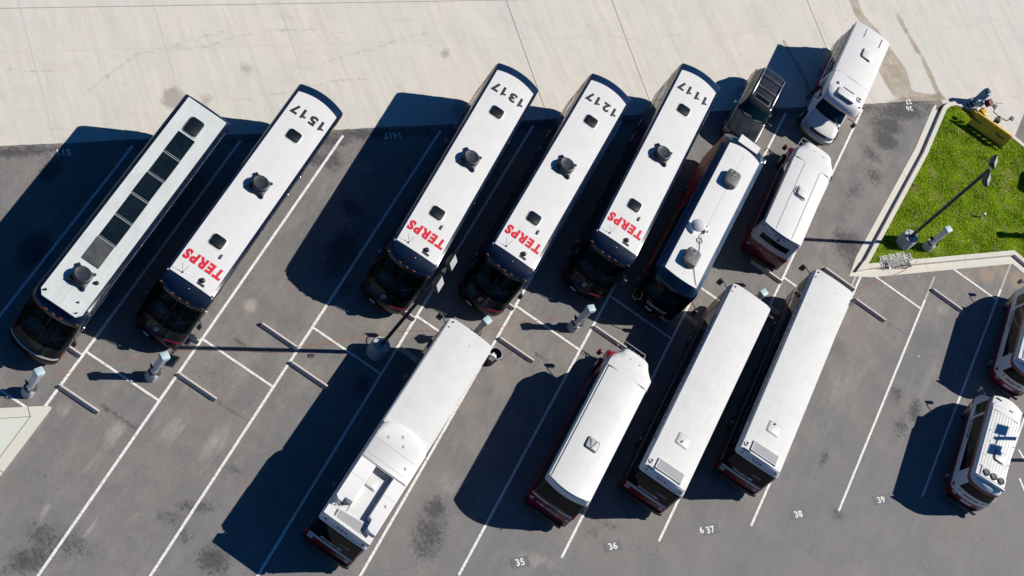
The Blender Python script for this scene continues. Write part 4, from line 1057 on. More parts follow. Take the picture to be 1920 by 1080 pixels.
# ================================================================== TRANSIT BUSES (local front -y, parked facing up the picture: rotz = pi)
def transit(x, y, yaw, label, hybrid=False, textmat=None, group=None):
    t = empty('transit_bus', (x, y, 0), PI + rad(yaw), label, 'bus', group)
    hw = 1.28; zr = 3.10
    S = Shell([(0.28, -6.3, 6.25, 1.20, .25, .12, .25, .02), (0.36, -6.52, 6.34, 1.26, .25, .12, .28, .03), (0.62, -6.56, 6.36, hw, .25, .12, .28, .03), (1.22, -6.56, 6.36, hw, .25, .12, .28, .03), (1.30, -6.54, 6.36, hw, .25, .12, .26, .03),
               (2.66, -6.50, 6.38, 1.275, .15, .12, .06, .03), (2.70, -6.50, 6.41, 1.285, .15, .14, .05, .03), (2.98, -6.48, 6.36, 1.20, .14, .16, .04, .03), (3.06, -6.46, 6.33, 1.175, .14, .16, .03, .03), (zr, -6.42, 6.28, 1.13, .12, .14, .02, .03)])
    S.body('body', [WHT, MAROON, BLACK, MATTE], lambda a, b, c: 3 if c < 0.4 else (1 if c < 1.22 else (2 if c < 2.68 else 0)), t)
    roof_panel('roof', WHITE2, t, 1.165 if not hybrid else 1.20, -6.44, 6.26 if not hybrid else 0.6, zr + 0.006, 0.045, 0.02, 0.03, 0.05, cf=0.08)
    if hybrid: MB().box((1.215, -2.9, zr - 0.05), (0.05, 6.9, 0.06)).build('gutter_rail', WHT, t)
    for xx, yy, r_ in ((1.02, -6.22, .045), (1.06, -5.85, .03), (-0.25, -5.6, .025)): MB().lathe((xx, yy, zr + 0.012), [(r_, 0), (r_, 0.04), (0.01, 0.05)], 10).build('roof_plug', MATTE, t)
    for fc in 'lr':
        o = S.patch(fc, -5.0, 5.6, 1.42, 2.62, 0.008, 24, 3).build('side_window', GLASS, t, True)
        for k in range(1, 7):
            yy = -5.0 + 10.6 * k / 7; S.patch(fc, yy - .03, yy + .03, 1.44, 2.60, 0.014, 1, 2).build('window_pillar', MATTE, o)
        S.patch(fc, -6.1, -5.15, 1.15, 2.55, 0.012, 3, 3).build('cab_window', GLASS, t, True)
        S.patch(fc, -5.9, 6.15, 1.24, 1.28, 0.02, 20, 1).build('side_trim', GREY2, t)
        S.patch(fc, -5.2, 6.0, 2.655, 2.67, 0.012, 20, 1).build('gutter_rail', GREY2, t)
        # tight row of letters along the fascia
        sg = 1 if fc == 'r' else -1
        if not hybrid:
            yy = -4.2
            while yy < 3.4:
                lettering('fascia_lettering', 'Shuttle-UM', lambda a, b, yy=yy, sg=sg: (sg * (S.at(2.84 + b)[3] + 0.009), yy + 0.6 + a * (1 if sg > 0 else -1), 2.84 + b), textmat, t, w=1.12, h=0.15, bold=0.02)
                yy += 1.25
    # rear
    S.patch('R', -0.90, 0.90, 1.42, 2.58, 0.012, 10, 3).build('rear_window', GLASS, t, True)
    lettering('rear_lettering', 'Shuttle-UM', lambda a, b: S.P('R', (-a + 0.05) / hw, 1.52 + b, 0.022), PLATE, t, w=1.15, h=0.15, bold=0.02, shear=0.2)
    S.patch('R', -0.62, -0.20, 1.86, 2.0, 0.02, 4, 1).build('rear_badge', GREY, t)
    for z in (1.30, 1.20): S.patch('R', -0.90, 0.90, z - 0.028, z + 0.028, 0.03, 10, 1).build('rear_trim', PLATE, t)
    for u0, u1, mt in ((0.66, 0.86, GREY2), (-0.60, -0.38, GREY), (-0.86, -0.72, GREY2)): S.patch('R', u0, u1, 0.86, 1.08, 0.025, 3, 2).build('rear_lamp', mt, t)
    for u0, u1 in ((0.90, 0.995), (-0.995, -0.90)): S.patch('R', u0, u1, 0.75, 1.30, 0.02, 4, 3).build('tail_lamp', REDL, t, True)
    S.patch('R', -0.32, 0.50, 0.80, 1.10, 0.022, 5, 2).build('engine_grille', MAROON, t)
    for z in (0.84, 0.92, 1.0, 1.06): S.patch('R', -0.30, 0.48, z - .01, z + .01, 0.034, 5, 1).build('grille_bar', REDL, t)
    S.patch('R', -0.97, 0.97, 0.42, 0.66, 0.10, 12, 2).build('rear_bumper', MATTE, t, True)
    S.patch('R', -0.92, 0.92, 2.78, 2.82, 0.03, 10, 1).build('fascia_rib', WHT, t)
    for u in (-0.84, -0.10, 0.07, 0.24, 0.80): p = S.P('R', u, 2.95, 0.015); MB().rbox(p, (0.13, 0.04, 0.05), 0.015).build('marker_lamp', REDL, t)
    lettering('fleet_number', '37' if hybrid else '38', lambda a, b: S.P('R', (-a - 0.95) / hw, 2.90 + b, 0.02), GREY, t, w=0.24, h=0.12) if False else None
    if not hybrid:
        f = hatch('roof_hatch', t, 0.0, 3.85 if abs(x - 10.5) < 1 else 4.2, zr + 0.045, 0.60, 0.60, WHITE2, GREY2, 0.014, 0.05)
        MB().rbox((0.04, 3.95, zr + 0.13), (0.05, 0.12, 0.04), 0.015).build('hatch_handle', GREY, f)
        o = MB().box((-0.06, 5.80, zr + 0.075), (1.50, 0.62, 0.07)).build('roof_grille', WHT, t)
        MB().box((-0.06, 5.80, zr + 0.1125), (1.38, 0.52, 0.012)).build('grille_screen', GRILLE, o)
    # exhaust scoop and slot in the corner
    m = MB(); m.torus((0.98, 5.90, zr + 0.05), 0.10, 0.035, (0.3, 0, 1), 18, 7); m.build('exhaust_collar', WHT, t, True)
    MB().rbox((0.85, 6.22, zr + 0.03), (0.42, 0.06, 0.04), 0.02).build('drain_slot', MATTE, t)
    if hybrid:
        # fairing in front of the battery pods, pods either side of a channel, rear deck
        m = MB(); r0 = []; nb = 14
        F = Shell([(zr - 0.02, 0.10, 2.90, 1.262, .35, .02, .42, 0.0), (zr + 0.16, 0.22, 2.90, 1.255, .35, .02, .42, 0), (zr + 0.30, 0.55, 2.90, 1.21, .35, .02, .38, 0), (zr + 0.34, 0.95, 2.88, 1.14, .35, .02, .3, 0)])
        F.body('roof_fairing', [WHT], lambda a, b, c: 0, t)
        MB().box((0, 1.72, zr + 0.343), (2.2, 0.012, 0.006)).build('roof_seam', GREY2, t)
        MB().box((0, 2.60, zr + 0.343), (2.2, 0.02, 0.006)).build('roof_seam', GREY2, t)
        for sg in (1, -1):
            a0, a1 = (0.40, 1.235) if sg > 0 else (-1.235, -0.52)
            P = []
            if sg > 0: P = [(a1, 2.92), (a1, 5.35), (a1 - 0.18, 5.50), (a1 - 0.40, 5.50), (a1 - 0.42, 5.20), (a0, 5.18), (a0, 2.92)]
            else: P = [(a0, 2.92), (a1, 2.92), (a1, 5.30), (a1 - 0.18, 5.36), (a1 - 0.22, 5.85), (a1 - 0.40, 5.95), (a0, 5.95)]
            m = MB(); c = Vector((sum(p[0] for p in P) / len(P), sum(p[1] for p in P) / len(P), 0))
            def ins(k): return [((p[0] - c.x) * k + c.x, (p[1] - c.y) * (1 - (1 - k) * 0.4) + c.y) for p in P]
            rings = [[(q[0], q[1], z) for q in ins(k)] for z, k in ((zr - 0.05, 1.0), (zr + 0.24, 1.0), (zr + 0.31, 0.97), (zr + 0.34, 0.90))]
            m.loft(rings, True); o = m.build('battery_pod', WHT, t, True)
            MB().box((c.x, 3.95, zr + 0.342), (abs(a1 - a0) * 0.86, 0.012, 0.006)).build('roof_seam', GREY2, o)
        for xx, yy in ((0.65, 1.35), (-0.15, 1.3), (-0.75, 2.2), (-0.9, 4.4), (0.1, 0.9)): MB().box((xx, yy, zr + 0.345), (0.10, 0.14, 0.006), Matrix.Rotation(0.4, 3, 'Z')).build('caution_decal', GRILLE, t)
        MB().box((-0.06, 4.60, zr + 0.01), (0.92, 3.4, 0.05)).build('channel_floor', WHITE2, t)
        o = MB().box((-0.06, 2.94, zr + 0.17), (0.90, 0.03, 0.30)).build('channel_end', GREY2, t)
        for xx in (-0.27, 0.15): MB().box((xx, 2.965, zr + 0.24), (0.36, 0.02, 0.06)).build('vent_slot', MATTE, o)
        f = hatch('roof_hatch', t, 0.12, 3.62, zr + 0.035, 0.50, 0.56, WHITE2, GREY2, 0.05, 0.07)
        MB().box((-0.42, 4.6, zr + 0.06), (0.07, 3.3, 0.06)).build('cable_tray', GREY2, t)
        o = MB().prism([(0.72, 5.66), (-0.78, 5.50), (-0.78, 6.18), (0.70, 6.18)], zr + 0.02, zr + 0.10).build('roof_grille', WHT, t)
        MB().prism([(0.66, 5.72), (-0.72, 5.57), (-0.72, 6.12), (0.64, 6.12)], zr + 0.10, zr + 0.112).build('grille_screen', GRILLE, o)
        D = [(-1.24, 5.9), (-0.95, 5.9), (-0.95, 6.20), (0.9, 6.20), (0.9, 5.85), (1.24, 5.85), (1.24, 6.36), (-1.24, 6.38)]
        MB().prism(D, zr - 0.05, zr + 0.22).build('rear_deck_wall', WHT, t)
        MB().rbox((0.80, 5.35, zr + 0.12), (0.34, 0.10, 0.18), 0.03).build('vent_box', MATTE, t)
        m = MB(); m.torus((1.0, 5.72, zr + 0.13), 0.10, 0.035, (0.2, 0, 1), 18, 7); m.build('exhaust_collar', WHT, t, True)
        MB().box((-1.29, 2.9, zr - 0.05), (0.02, 6.0, 0.03)).build('gutter_rail', MATTE, t)
    mirror(t, (1.24, -6.35, 2.5), (1.62, -6.75, 2.3), mat=MATTE if not hybrid else MATTE)
    mirror(t, (-1.22, -6.35, 2.5), (-1.55, -6.60, 2.3), mat=WHT if hybrid else MATTE)
    S.patch('F', -0.93, 0.93, 1.25, 2.65, 0.01, 12, 3).build('windshield', GLASS, t, True)
    for s in (-1, 1):
        a, b = sorted((s * .7, s * .9)); S.patch('F', a, b, 0.7, 0.9, 0.02, 3, 2).build('headlight', LENS, t, True)
    axle_set(t, 1.29, (-3.9, 3.2), 0.5, METAL)
    return t
GT = 'white roofed transit buses in the lower row'
transit(-1.20, -12.40, -1.9, 'transit bus with raised white battery pods and a channel on its rear roof', True, None, GT)
transit(10.50, -0.35, 0.0, 'transit bus with plain white roof and bluish fascia lettering, left of its twin', False, SLATE, GT)
transit(14.30, 3.83, 1.2, 'transit bus with plain white roof and maroon fascia lettering, rightmost big bus', False, MAROON, GT)

# ================================================================== CUTAWAY SHUTTLE BUSES
def bike_rack(t, y, z, w=1.5):
    m = MB()
    for k, dy in enumerate((0.0, -0.22, -0.40)):
        m.tube([(-w / 2, y + dy * 0.4, z + 0.15 * k), (-w / 2 + 0.05, y + dy - 0.03, z + 0.16 * k), (w / 2 - 0.05, y + dy - 0.03, z + 0.16 * k), (w / 2, y + dy * 0.4, z + 0.15 * k)], 0.022, 6)
    for xx in (-0.7, -0.45, -0.1, 0.1, 0.45, 0.7):
        m.tube([(xx * w / 1.5, y, z), (xx * w / 1.5, y - 0.25, z + 0.12), (xx * w / 1.5, y - 0.43, z + 0.30)], 0.018, 6)
    m.tube([(-0.3, y + 0.3, z - 0.1), (-0.3, y - 0.05, z)], 0.03, 6); m.tube([(0.3, y + 0.3, z - 0.1), (0.3, y - 0.05, z)], 0.03, 6)
    return m.build('bike_rack', STEEL, t, True)
def cutaway(x, y, rz, label, L=None, Y0=-2.64, Y1=4.95, ZR=3.0, capf=-4.4, nose=-5.35, hood=HOODRED, body='maroon', capw=(0.70, 1.24), rack=True, fascia=0.28, bow=0.28, seams=False, van=False):
    t = empty('shuttle_bus', (x, y, 0), rz, label, 'shuttle bus')
    hw = 1.22
    S = Shell([(0.40, Y0, Y1 - .05, 1.18, .03, .08, 0, .02), (0.50, Y0, Y1, hw, .03, .1, 0, .04), (1.30, Y0, Y1, hw, .03, .1, 0, .08), (1.50, Y0, Y1 - 0.01, hw, .03, .1, 0, .10), (1.54, Y0, Y1 - .01, hw, .03, .1, 0, .12),
               (2.55, Y0, Y1 - .03, 1.20, .03, .1, 0, .2), (2.62, Y0, Y1 - .03, 1.20, .03, .1, 0, .22), (ZR - .12, Y0, Y1 - .02, 1.185, .03, .12, 0, bow), (ZR - .03, Y0, Y1 - .04, 1.14, .03, .12, 0, bow), (ZR, Y0, Y1 - .08, 1.08, .03, .12, 0, bow)])
    if body == 'maroon': fn = lambda a, b, c: 3 if c < .5 else (1 if c < 1.5 else (2 if c < 2.6 else 0))
    elif body == 'whiterear': fn = lambda a, b, c: 3 if c < .5 else (1 if c < 1.52 else (0 if (c > 2.6 or b > Y1 - 0.65) else 2))
    else: fn = lambda a, b, c: 3 if c < .5 else (1 if c < 1.0 else 0)
    S.body('body', [WHT, MAROON, BLACK, MATTE], fn, t)
    roof_panel('roof', WHITE2 if not seams else WHITE, t, 1.15, Y0 + 0.01, Y1 - 0.06, ZR - 0.01, 0.10, 0, bow, 0.05)
    # attic cap over the cab
    C = MB(); w0, w1 = capw
    def plan(k, z, f):
        yf = capf + f
        return [(-w1 * k, Y0, z), (w1 * k, Y0, z), (w1 * k * 1.0, Y0 - 0.75 + f * .5, z), (w0 * k + 0.12, yf + 0.45, z), (w0 * k, yf + 0.10, z), (w0 * k * 0.5, yf, z), (-w0 * k * 0.5, yf, z), (-w0 * k, yf + 0.10, z), (-w0 * k - 0.12, yf + 0.45, z), (-w1 * k, Y0 - 0.75 + f * .5, z)]
    zc = ZR - 0.85
    def soft(P):
        for _ in range(2):
            Q = [P[0], P[1]]
            for i in range(1, len(P)):
                a_, b_ = P[i], P[(i + 1) % len(P)]
                if i == len(P) - 1: continue
                Q += [tuple(a_[k] * .75 + b_[k] * .25 for k in range(3)), tuple(a_[k] * .25 + b_[k] * .75 for k in range(3))]
            Q.append(P[-1]); P = Q
        return P
    plan0 = plan
    plan = lambda *q: soft(plan0(*q))
    C.loft([plan(0.90, zc, 0.55), plan(0.99, zc + 0.20, 0.18), plan(1.0, ZR - 0.35, 0.0), plan(0.985, ZR - 0.12, 0.12), plan(0.93, ZR + 0.02, 0.36), plan(0.72, ZR + 0.07, 0.62)], True)
    cap = C.build('front_cap', WHT if not rack else WHITE2, t, True)
    MB().box((0, Y0 - 0.004, ZR + 0.055), (2.0, 0.014, 0.035)).build('roof_seam', GREY2, t)
    for fx in (0.25, -0.3): MB().lathe((fx, capf + 0.75, ZR + 0.055), [(.03, 0), (.03, .03), (.01, .04)], 8).build('roof_plug', MATTE, cap)
    # cab and hood
    H = Shell([(0.38, nose + 0.10, Y0 + .3, 0.95, .2, .02, .18, 0), (0.50, nose, Y0 + .3, 1.02, .25, .02, .22, 0), (0.75, nose, Y0 + .3, 1.03, .25, .02, .22, 0), (0.80, nose + 0.10, Y0 + .3, 1.0, .25, .02, .2, 0), (1.02, nose + 0.14, Y0 + .3, 1.0, .25, .02, .2, 0),
               (1.14, nose + 0.32, Y0 + .3, 0.96, .25, .02, .2, 0), (1.24, nose + 0.95, Y0 + .3, 0.90, .22, .02, .2, 0), (1.28, nose + 1.05, Y0 + .3, 0.94, .2, .02, .2, 0), (1.32, nose + 1.10, Y0 + .3, 0.96, .2, .02, .2, 0),
               (2.05, nose + 1.75, Y0 + .3, 0.84, .2, .02, .12, 0), (2.30, nose + 1.95, Y0 + .3, 0.80, .2, .02, .1, 0)])
    H.body('cab', [hood, MATTE], lambda a, b, c: 1 if c < .45 else 0, t)
    H.patch('F', -0.92, 0.92, 1.34, 2.04, 0.012, 14, 4).build('windshield', CARGLASS, t, True)
    for fc in 'lr': H.patch(fc, Y0 - 1.0, Y0 - 0.05, 1.35, 2.0, 0.012, 4, 2).build('cab_window', GLASS, t, True)
    H.patch('F', -0.55, 0.55, 0.84, 1.02, 0.02, 8, 2).build('front_grille', MATTE, t, True)
    for s in (-1, 1):
        a, b = sorted((s * .62, s * .90)); H.patch('F', a, b, 0.82, 1.02, 0.025, 4, 2).build('headlight', LENS, t, True)
    H.patch('F', -0.93, 0.93, 0.48, 0.74, 0.06, 12, 2).build('front_bumper', STEEL if van else MATTE, t, True)
    for u in (-0.4, 0.35): MB().tube([H.P('F', u + .3, 1.36, .03), H.P('F', u - .1, 1.62, .03)], 0.012).build('wiper', MATTE, t)
    mirror(t, (1.0, nose + 1.6, 1.75), (1.50, nose + 1.5 if not rack else nose + 1.3, 1.75), (0.22, 0.16, 0.34), MAROON if rack else MATTE); mirror(t, (-1.0, nose + 1.6, 1.75), (-1.55, nose + 1.35, 1.75), (0.22, 0.16, 0.34), MAROON if rack else MATTE)
    for fc in 'lr':
        if body != 'white':
            o = S.patch(fc, Y0 + .15, Y1 - .7, 1.62, 2.52, 0.01, 14, 2).build('side_window', GLASS, t, True)
            for k in range(1, 5):
                yy = Y0 + .15 + (Y1 - .85 - Y0) * k / 5; S.patch(fc, yy - .03, yy + .03, 1.64, 2.5, 0.016, 1, 2).build('window_pillar', MATTE, o)
            S.patch(fc, Y0 + .05, Y1 - .2, 2.66, 2.70, 0.02, 10, 1).build('gutter_rail', GREY2, t)
            S.patch(fc, Y0 - 0.0, Y1 - .2, 1.50, 1.54, 0.02, 10, 1).build('side_trim', GREY2 if body == 'whiterear' else RED, t)
        else:
            sg = 1 if fc == 'r' else -1
            n = 6
            for k in range(n):
                a = Y0 + 0.25 + k * (Y1 - Y0 - 0.6) / n
                o = S.patch(fc, a, a + (Y1 - Y0 - 0.6) / n - 0.10, 1.50, 2.50, 0.014, 2, 2).build('side_window', GLASS, t, True)
                S.patch(fc, a, a + (Y1 - Y0 - 0.6) / n - 0.10, 1.94, 1.98, 0.022, 1, 1).build('window_bar', WHT, o)
            S.patch(fc, Y0 + .05, Y1 - .2, 1.0, 1.12, 0.016, 10, 1).build('livery_panel', MAROON, t)
            S.patch(fc, Y0 + .05, Y1 - .2, 2.66, 2.70, 0.03, 10, 1).build('gutter_rail', GREY, t)
    # rear
    if body == 'maroon':
        S.patch('R', -0.86, 0.86, 1.66, 2.52, 0.012, 10, 3).build('rear_window', GLASS, t, True)
        S.patch('R', -0.90, 0.95, 1.36, 1.46, 0.02, 10, 1).build('rear_trim', PLATE, t)
        lettering('rear_lettering', 'UM shuttle', lambda a, b: S.P('R', (-a + 0.05) / hw, 1.05 + b, 0.02), PLATE, t, w=1.25, h=0.17, bold=0.01, shear=0.25)
        S.patch('R', -0.28, 0.18, 1.24, 1.40, 0.024, 3, 1).build('rear_badge', MATTE, t)
    elif body == 'whiterear':
        m = S.patch('R', -0.72, 0.72, 1.90, 2.30, 0.012, 10, 3); m.build('rear_window', GLASS, t, True)
        lettering('rear_lettering', 'Shuttle-UM', lambda a, b: S.P('R', (-a) / hw, 1.22 + b, 0.02), PLATE, t, w=0.9, h=0.13, bold=0.02, shear=0.2)
        lettering('rear_lettering', 'BUS STOP', lambda a, b: S.P('R', (-a + 0.0) / hw, 1.0 + b, 0.02), GREY, t, w=0.7, h=0.07) if False else None
        for u in (-0.22, 0.0, 0.22): MB().rbox(S.P('R', u, 2.72, 0.015), (0.12, 0.04, 0.06), 0.02).build('marker_lamp', REDL, t)
        for u in (0.9, -0.9): MB().rbox(S.P('R', u, 2.74, 0.012), (0.10, 0.04, 0.07), 0.02).build('marker_lamp', REDL, t)
        MB().rbox(S.P('R', 0.0, 2.52, 0.03), (0.14, 0.07, 0.10), 0.03).build('rear_camera', MATTE, t)
        m = MB(); m.tube([S.P('R', u / 10, 2.86, 0.03) for u in range(-9, 10)], 0.014, 5); m.build('roof_cable', MATTE, t)
    for u0, u1 in ((0.74, 0.90), (-0.90, -0.76)): S.patch('R', u0, u1, 0.98, 1.14, 0.02, 3, 2).build('rear_lamp', GREY2, t)
    for s in (-1, 1):
        a, b = sorted((s * .93, s * .99)); S.patch('R', a, b, 1.25, 1.55, 0.02, 3, 2).build('tail_lamp', REDL, t)
    MB().rbox((0, Y1 + 0.02, 0.46), (2.1, 0.22, 0.2), 0.06).build('rear_bumper', MATTE, t, True)
    if rack: bike_rack(t, nose + 0.0, 1.0)
    axle_set(t, 1.16, (nose + 1.1, Y1 - 2.0), 0.42)
    return t
# 1: long one in the lower row
t = cutaway(6.63, -5.5, PI, 'maroon shuttle bus with plain white roof, UM shuttle rear lettering and bike rack')
f = hatch('roof_hatch', t, 0.02, 1.92, 3.085, 0.58, 0.58, GREY2, GREY, 0.07, 0.08)
m = MB(); m.tube([(0.22, 1.72, 3.2), (0.0, 2.18, 3.22), (-0.12, 1.7, 3.2)], 0.014, 5); m.build('hatch_spring', MATTE, f)
MB().box((1.05, 0.9, 3.0), (0.03, 7.4, 0.05)).build('roof_rail', MATTE, t)
# 2: shorter one, upper row, rear towards the lower left
t = cutaway(10.50, 14.5, PI + rad(1.5), 'short shuttle bus with white rear panel and narrow black window, behind hoist shuttle', Y0=-1.80, Y1=3.72, ZR=2.9, capf=-3.55, nose=-4.45, hood=MAROON, body='whiterear', capw=(0.80, 1.22), seams=True, bow=0.22)
for xx in (0.48, -0.52): MB().box((xx, 0.9, 2.985), (0.014, 5.2, 0.012)).build('roof_seam', GREY2, t)
f = hatch('roof_hatch', t, -0.05, 0.35, 2.985, 0.58, 0.62, WHITE, WHITE, 0.10, 0.14)
m = MB(); m.tube([(0.30, 0.05, 3.06), (0.32, 0.5, 3.08), (0.22, 0.68, 3.08), (-0.30, 0.72, 3.07)], 0.025, 6); m.build('hatch_seal', MATTE, f)
# 3: white one with van nose at the top
t = cutaway(10.33, 24.3, rad(1.2), 'white shuttle bus with side windows parked topmost, nose towards the lot', Y0=-0.70, Y1=3.75, ZR=3.0, capf=-2.75, nose=-3.68, hood=WHT, body='white', capw=(1.08, 1.20), rack=False, seams=True, bow=0.02, van=True)
for xx, yy in ((-0.45, 3.1), (0.62, 3.1)): MB().box((xx, yy, 3.075), (0.03, 0.75, 0.03)).build('roof_seam', GREY, t)
f = hatch('roof_hatch', t, 0.18, 1.62, 3.08, 0.62, 0.62, WHITE, WHITE, 0.05, 0.1)
m = MB(); m.tube([(-0.16, 1.95, 3.13), (-0.16, 1.40, 3.14), (-0.08, 1.28, 3.14), (0.42, 1.26, 3.13)], 0.022, 6); m.build('hatch_seal', GREY, f)
o = MB().rbox((0.02, -2.05, 3.10), (1.15, 0.55, 0.16), 0.08).build('sign_box', WHT, t, True)
MB().rbox((0.0, -1.72, 3.185), (0.72, 0.07, 0.03), 0.03).build('vent_slot', MATTE, o)
MB().rbox((0.02, -2.36, 3.02), (0.98, 0.05, 0.2), 0.02).build('sign_face', SLATE, o)
MB().lathe((-0.68, -1.55, 3.07), [(.10, 0), (.10, .05), (.06, .11), (.01, .12)], 14).build('roof_antenna', WHT, t, True)
o = MB().rbox((0.80, -1.75, 3.09), (0.30, 0.30, 0.10), 0.04).build('roof_box', WHT, t, True)
MB().rbox((0.80, -1.75, 3.15), (0.14, 0.12, 0.04), 0.02).build('box_socket', MATTE, o)
MB().lathe((1.0, -2.2, 3.02), [(.05, 0), (.05, .05), (.01, .06)], 10).build('roof_plug', MATTE, t)

# ================================================================== LOW SHUTTLES ON THE RIGHT
def low_shuttle():
    t = empty('shuttle_bus', (26.0, 7.9, 0), PI + rad(4), 'low shuttle bus with ribbed white roof and three round black fans', 'shuttle bus', 'low shuttles at the right edge')
    S = Shell([(0.30, -3.2, 2.75, 1.05, .25, .2, .2, .1), (0.42, -3.75, 3.02, 1.15, .35, .25, .3, .22), (0.95, -3.85, 3.08, 1.18, .35, .25, .32, .25), (1.02, -3.82, 3.08, 1.18, .35, .25, .32, .25), (1.30, -3.75, 3.07, 1.18, .35, .25, .32, .25),
               (1.62, -3.60, 3.08, 1.17, .35, .22, .32, .25), (2.26, -3.15, 3.12, 1.02, .35, .22, .3, .25), (2.34, -3.10, 3.14, 1.005, .35, .22, .3, .25), (2.44, -3.0, 3.14, 0.985, .35, .22, .3, .25), (2.50, -2.9, 3.12, 0.97, .35, .22, .3, .25), (2.70, -2.6, 3.0, 0.90, .3, .22, .25, .22), (2.74, -2.4, 2.95, 0.86, .3, .2, .2, .2)])
    S.body('body', [WHT, MAROON, MATTE], lambda a, b, c: 2 if c < .4 else (1 if (c < 1.04 or 2.26 < c < 2.48) else 0), t)
    for fc in 'lr':
        S.patch(fc, -1.55, 2.1, 1.55, 2.28, 0.012, 10, 3).build('side_window', GLASS, t, True)
        S.patch(fc, -2.55, -1.75, 1.45, 2.26, 0.012, 4, 3).build('cab_window', GLASS, t, True)
        S.patch(fc, -2.8, 2.7, 1.0, 1.04, 0.02, 10, 1).build('side_trim', GREY2, t)
        sg = 1 if fc == 'r' else -1
        lettering('side_lettering', 'Shuttle-UM', lambda a, b, sg=sg: (sg * (S.at(1.42 + b)[3] + 0.016), -0.9 + a * sg, 1.40 + b), NAVY, t, w=1.3, h=0.17, bold=0.02, shear=0.2)
        m = MB(); m.lathe((sg * 1.185, 1.0, 2.0), [(.03, 0), (.03, .02), (.01, .03)], 8, (sg, 0, 0)); m.build('marker_lamp', MAROON, t)
    S.patch('R', -0.80, 0.80, 1.55, 2.26, 0.012, 14, 4).build('rear_window', GLASS, t, True)
    lettering('rear_lettering', 'Shuttle-UM', lambda a, b: S.P('R', (-a) / 1.18, 1.30 + b, 0.02), MAROON, t, w=0.95, h=0.15, bold=0.03, shear=0.15)
    for u in (0.62, -0.62): MB().lathe(S.P('R', u, 1.36, 0.0), [(.05, 0), (.05, .02), (.01, .03)], 10, (0, 1, 0)).build('rear_lamp', MAROON, t)
    for u0, u1 in ((0.60, 0.80), (0.93, 0.985)): S.patch('R', u0, u1, 0.85 if u0 < .85 else 1.15, 1.0 if u0 < .85 else 1.35, 0.02, 3, 2).build('tail_lamp', GREY2 if u0 < .85 else REDL, t)
    for u0, u1 in ((-0.80, -0.60), (-0.985, -0.93)): S.patch('R', u0, u1, 0.85 if u0 > -.85 else 1.15, 1.0 if u0 > -.85 else 1.35, 0.02, 3, 2).build('tail_lamp', GREY2 if u0 > -.85 else REDL, t)
    S.patch('R', -0.3, 0.25, 0.72, 0.92, 0.02, 4, 2).build('number_plate', PLATE, t)
    MB().rbox((0, 3.02, 0.42), (1.9, 0.24, 0.18), 0.08).build('rear_bumper', MATTE, t, True)
    # raised ribbed roof
    roof_panel('roof', WHITE, t, 0.87, -2.05, 2.75, 2.80, 0.04, 0.15, 0.12, 0.16)
    for k in range(9):
        xx = -0.72 + 0.18 * k; zz = 2.802 + 0.04 * (1 - (xx / 0.87) ** 2)
        MB().box((xx, 0.1, zz + 0.004), (0.022, 3.9, 0.012)).build('roof_rib', WHITE, t)
    for yy in (-1.78, 2.0): MB().box((0, yy, 2.842), (1.5, 0.03, 0.02)).build('roof_rib', WHITE, t)
    MB().box((0, 1.30, 2.822), (1.5, 0.012, 0.012)).build('roof_seam', GREY, t)
    roof_panel('front_cap', WHT, t, 0.92, -2.95, -2.0, 2.66, 0.06, 0.25, 0.0, 0.14, ny=4)
    for xx in (0.62, 0.50): MB().rbox((xx, -2.62, 2.73), (0.36, 0.05, 0.03), 0.02, rot=Matrix.Rotation(-0.1, 3, 'Z')).build('vent_slot', MATTE, t) if xx > .6 else None
    m = MB()
    for xx in (-0.16, -0.28): m.lathe((xx, -2.3, 2.70), [(.04, 0), (.04, .07), (.01, .09)], 8)
    m.box((-0.22, -2.3, 2.73), (0.16, 0.03, 0.04)); m.build('roof_antenna', MATTE, t)
    f = hatch('roof_hatch', t, -0.22, 0.92, 2.83, 0.62, 0.62, WHITE2, GREY2, 0.05, 0.07)
    m = MB(); m.tube([(0.11, 0.62, 2.90), (0.12, 1.1, 2.90), (0.02, 1.24, 2.90), (-0.4, 1.26, 2.90)], 0.022, 6); m.build('hatch_seal', MATTE, f)
    hs = MB().rbox((-0.12, 2.28, 2.83), (1.55, 0.62, 0.10), 0.1).build('fan_housing', WHITE, t, True)
    for xx in (0.32, -0.14, -0.60):
        o = MB().lathe((xx, 2.32, 2.87), [(0.20, 0), (0.20, 0.06), (0.17, 0.08), (0.05, 0.06)], 20).build('roof_fan', MATTE, t, True)
        MB().lathe((xx, 2.32, 2.925), [(.07, 0), (.07, .015), (.01, .02)], 12).build('fan_hub', GREY, o)
    MB().rbox((-0.05, 2.74, 2.86), (1.7, 0.09, 0.22), 0.03).build('roof_spoiler', WHT, t, True)
    for xx, yy in ((0.72, -0.35), (-0.85, -0.2), (0.55, 0.3), (-0.8, 1.1)): MB().lathe((xx, yy, 2.80), [(.03, 0), (.03, .04), (.01, .05)], 8).build('roof_plug', MATTE, t)
    mirror(t, (1.0, -3.0, 1.9), (1.42, -3.35, 1.85), (0.2, 0.14, 0.34)); mirror(t, (-1.0, -3.0, 1.9), (-1.42, -3.35, 1.85), (0.2, 0.14, 0.34))
    S.patch('F', -0.86, 0.86, 1.34, 2.26, 0.012, 12, 3).build('windshield', GLASS, t, True)
    for s in (-1, 1):
        a, b = sorted((s * .6, s * .9)); S.patch('F', a, b, 0.72, 0.9, 0.02, 4, 2).build('headlight', LENS, t, True)
    axle_set(t, 1.16, (-2.7, 1.75), 0.38)
    return t
low1 = low_shuttle()
low2 = copy_tree(low1)
low2.location = (26.05, 16.42, 0)
low1['label'] = 'low shuttle bus with three black roof fans, lower right, whole bus in view'
low2['label'] = 'low shuttle bus cut off by the right edge, above its twin'

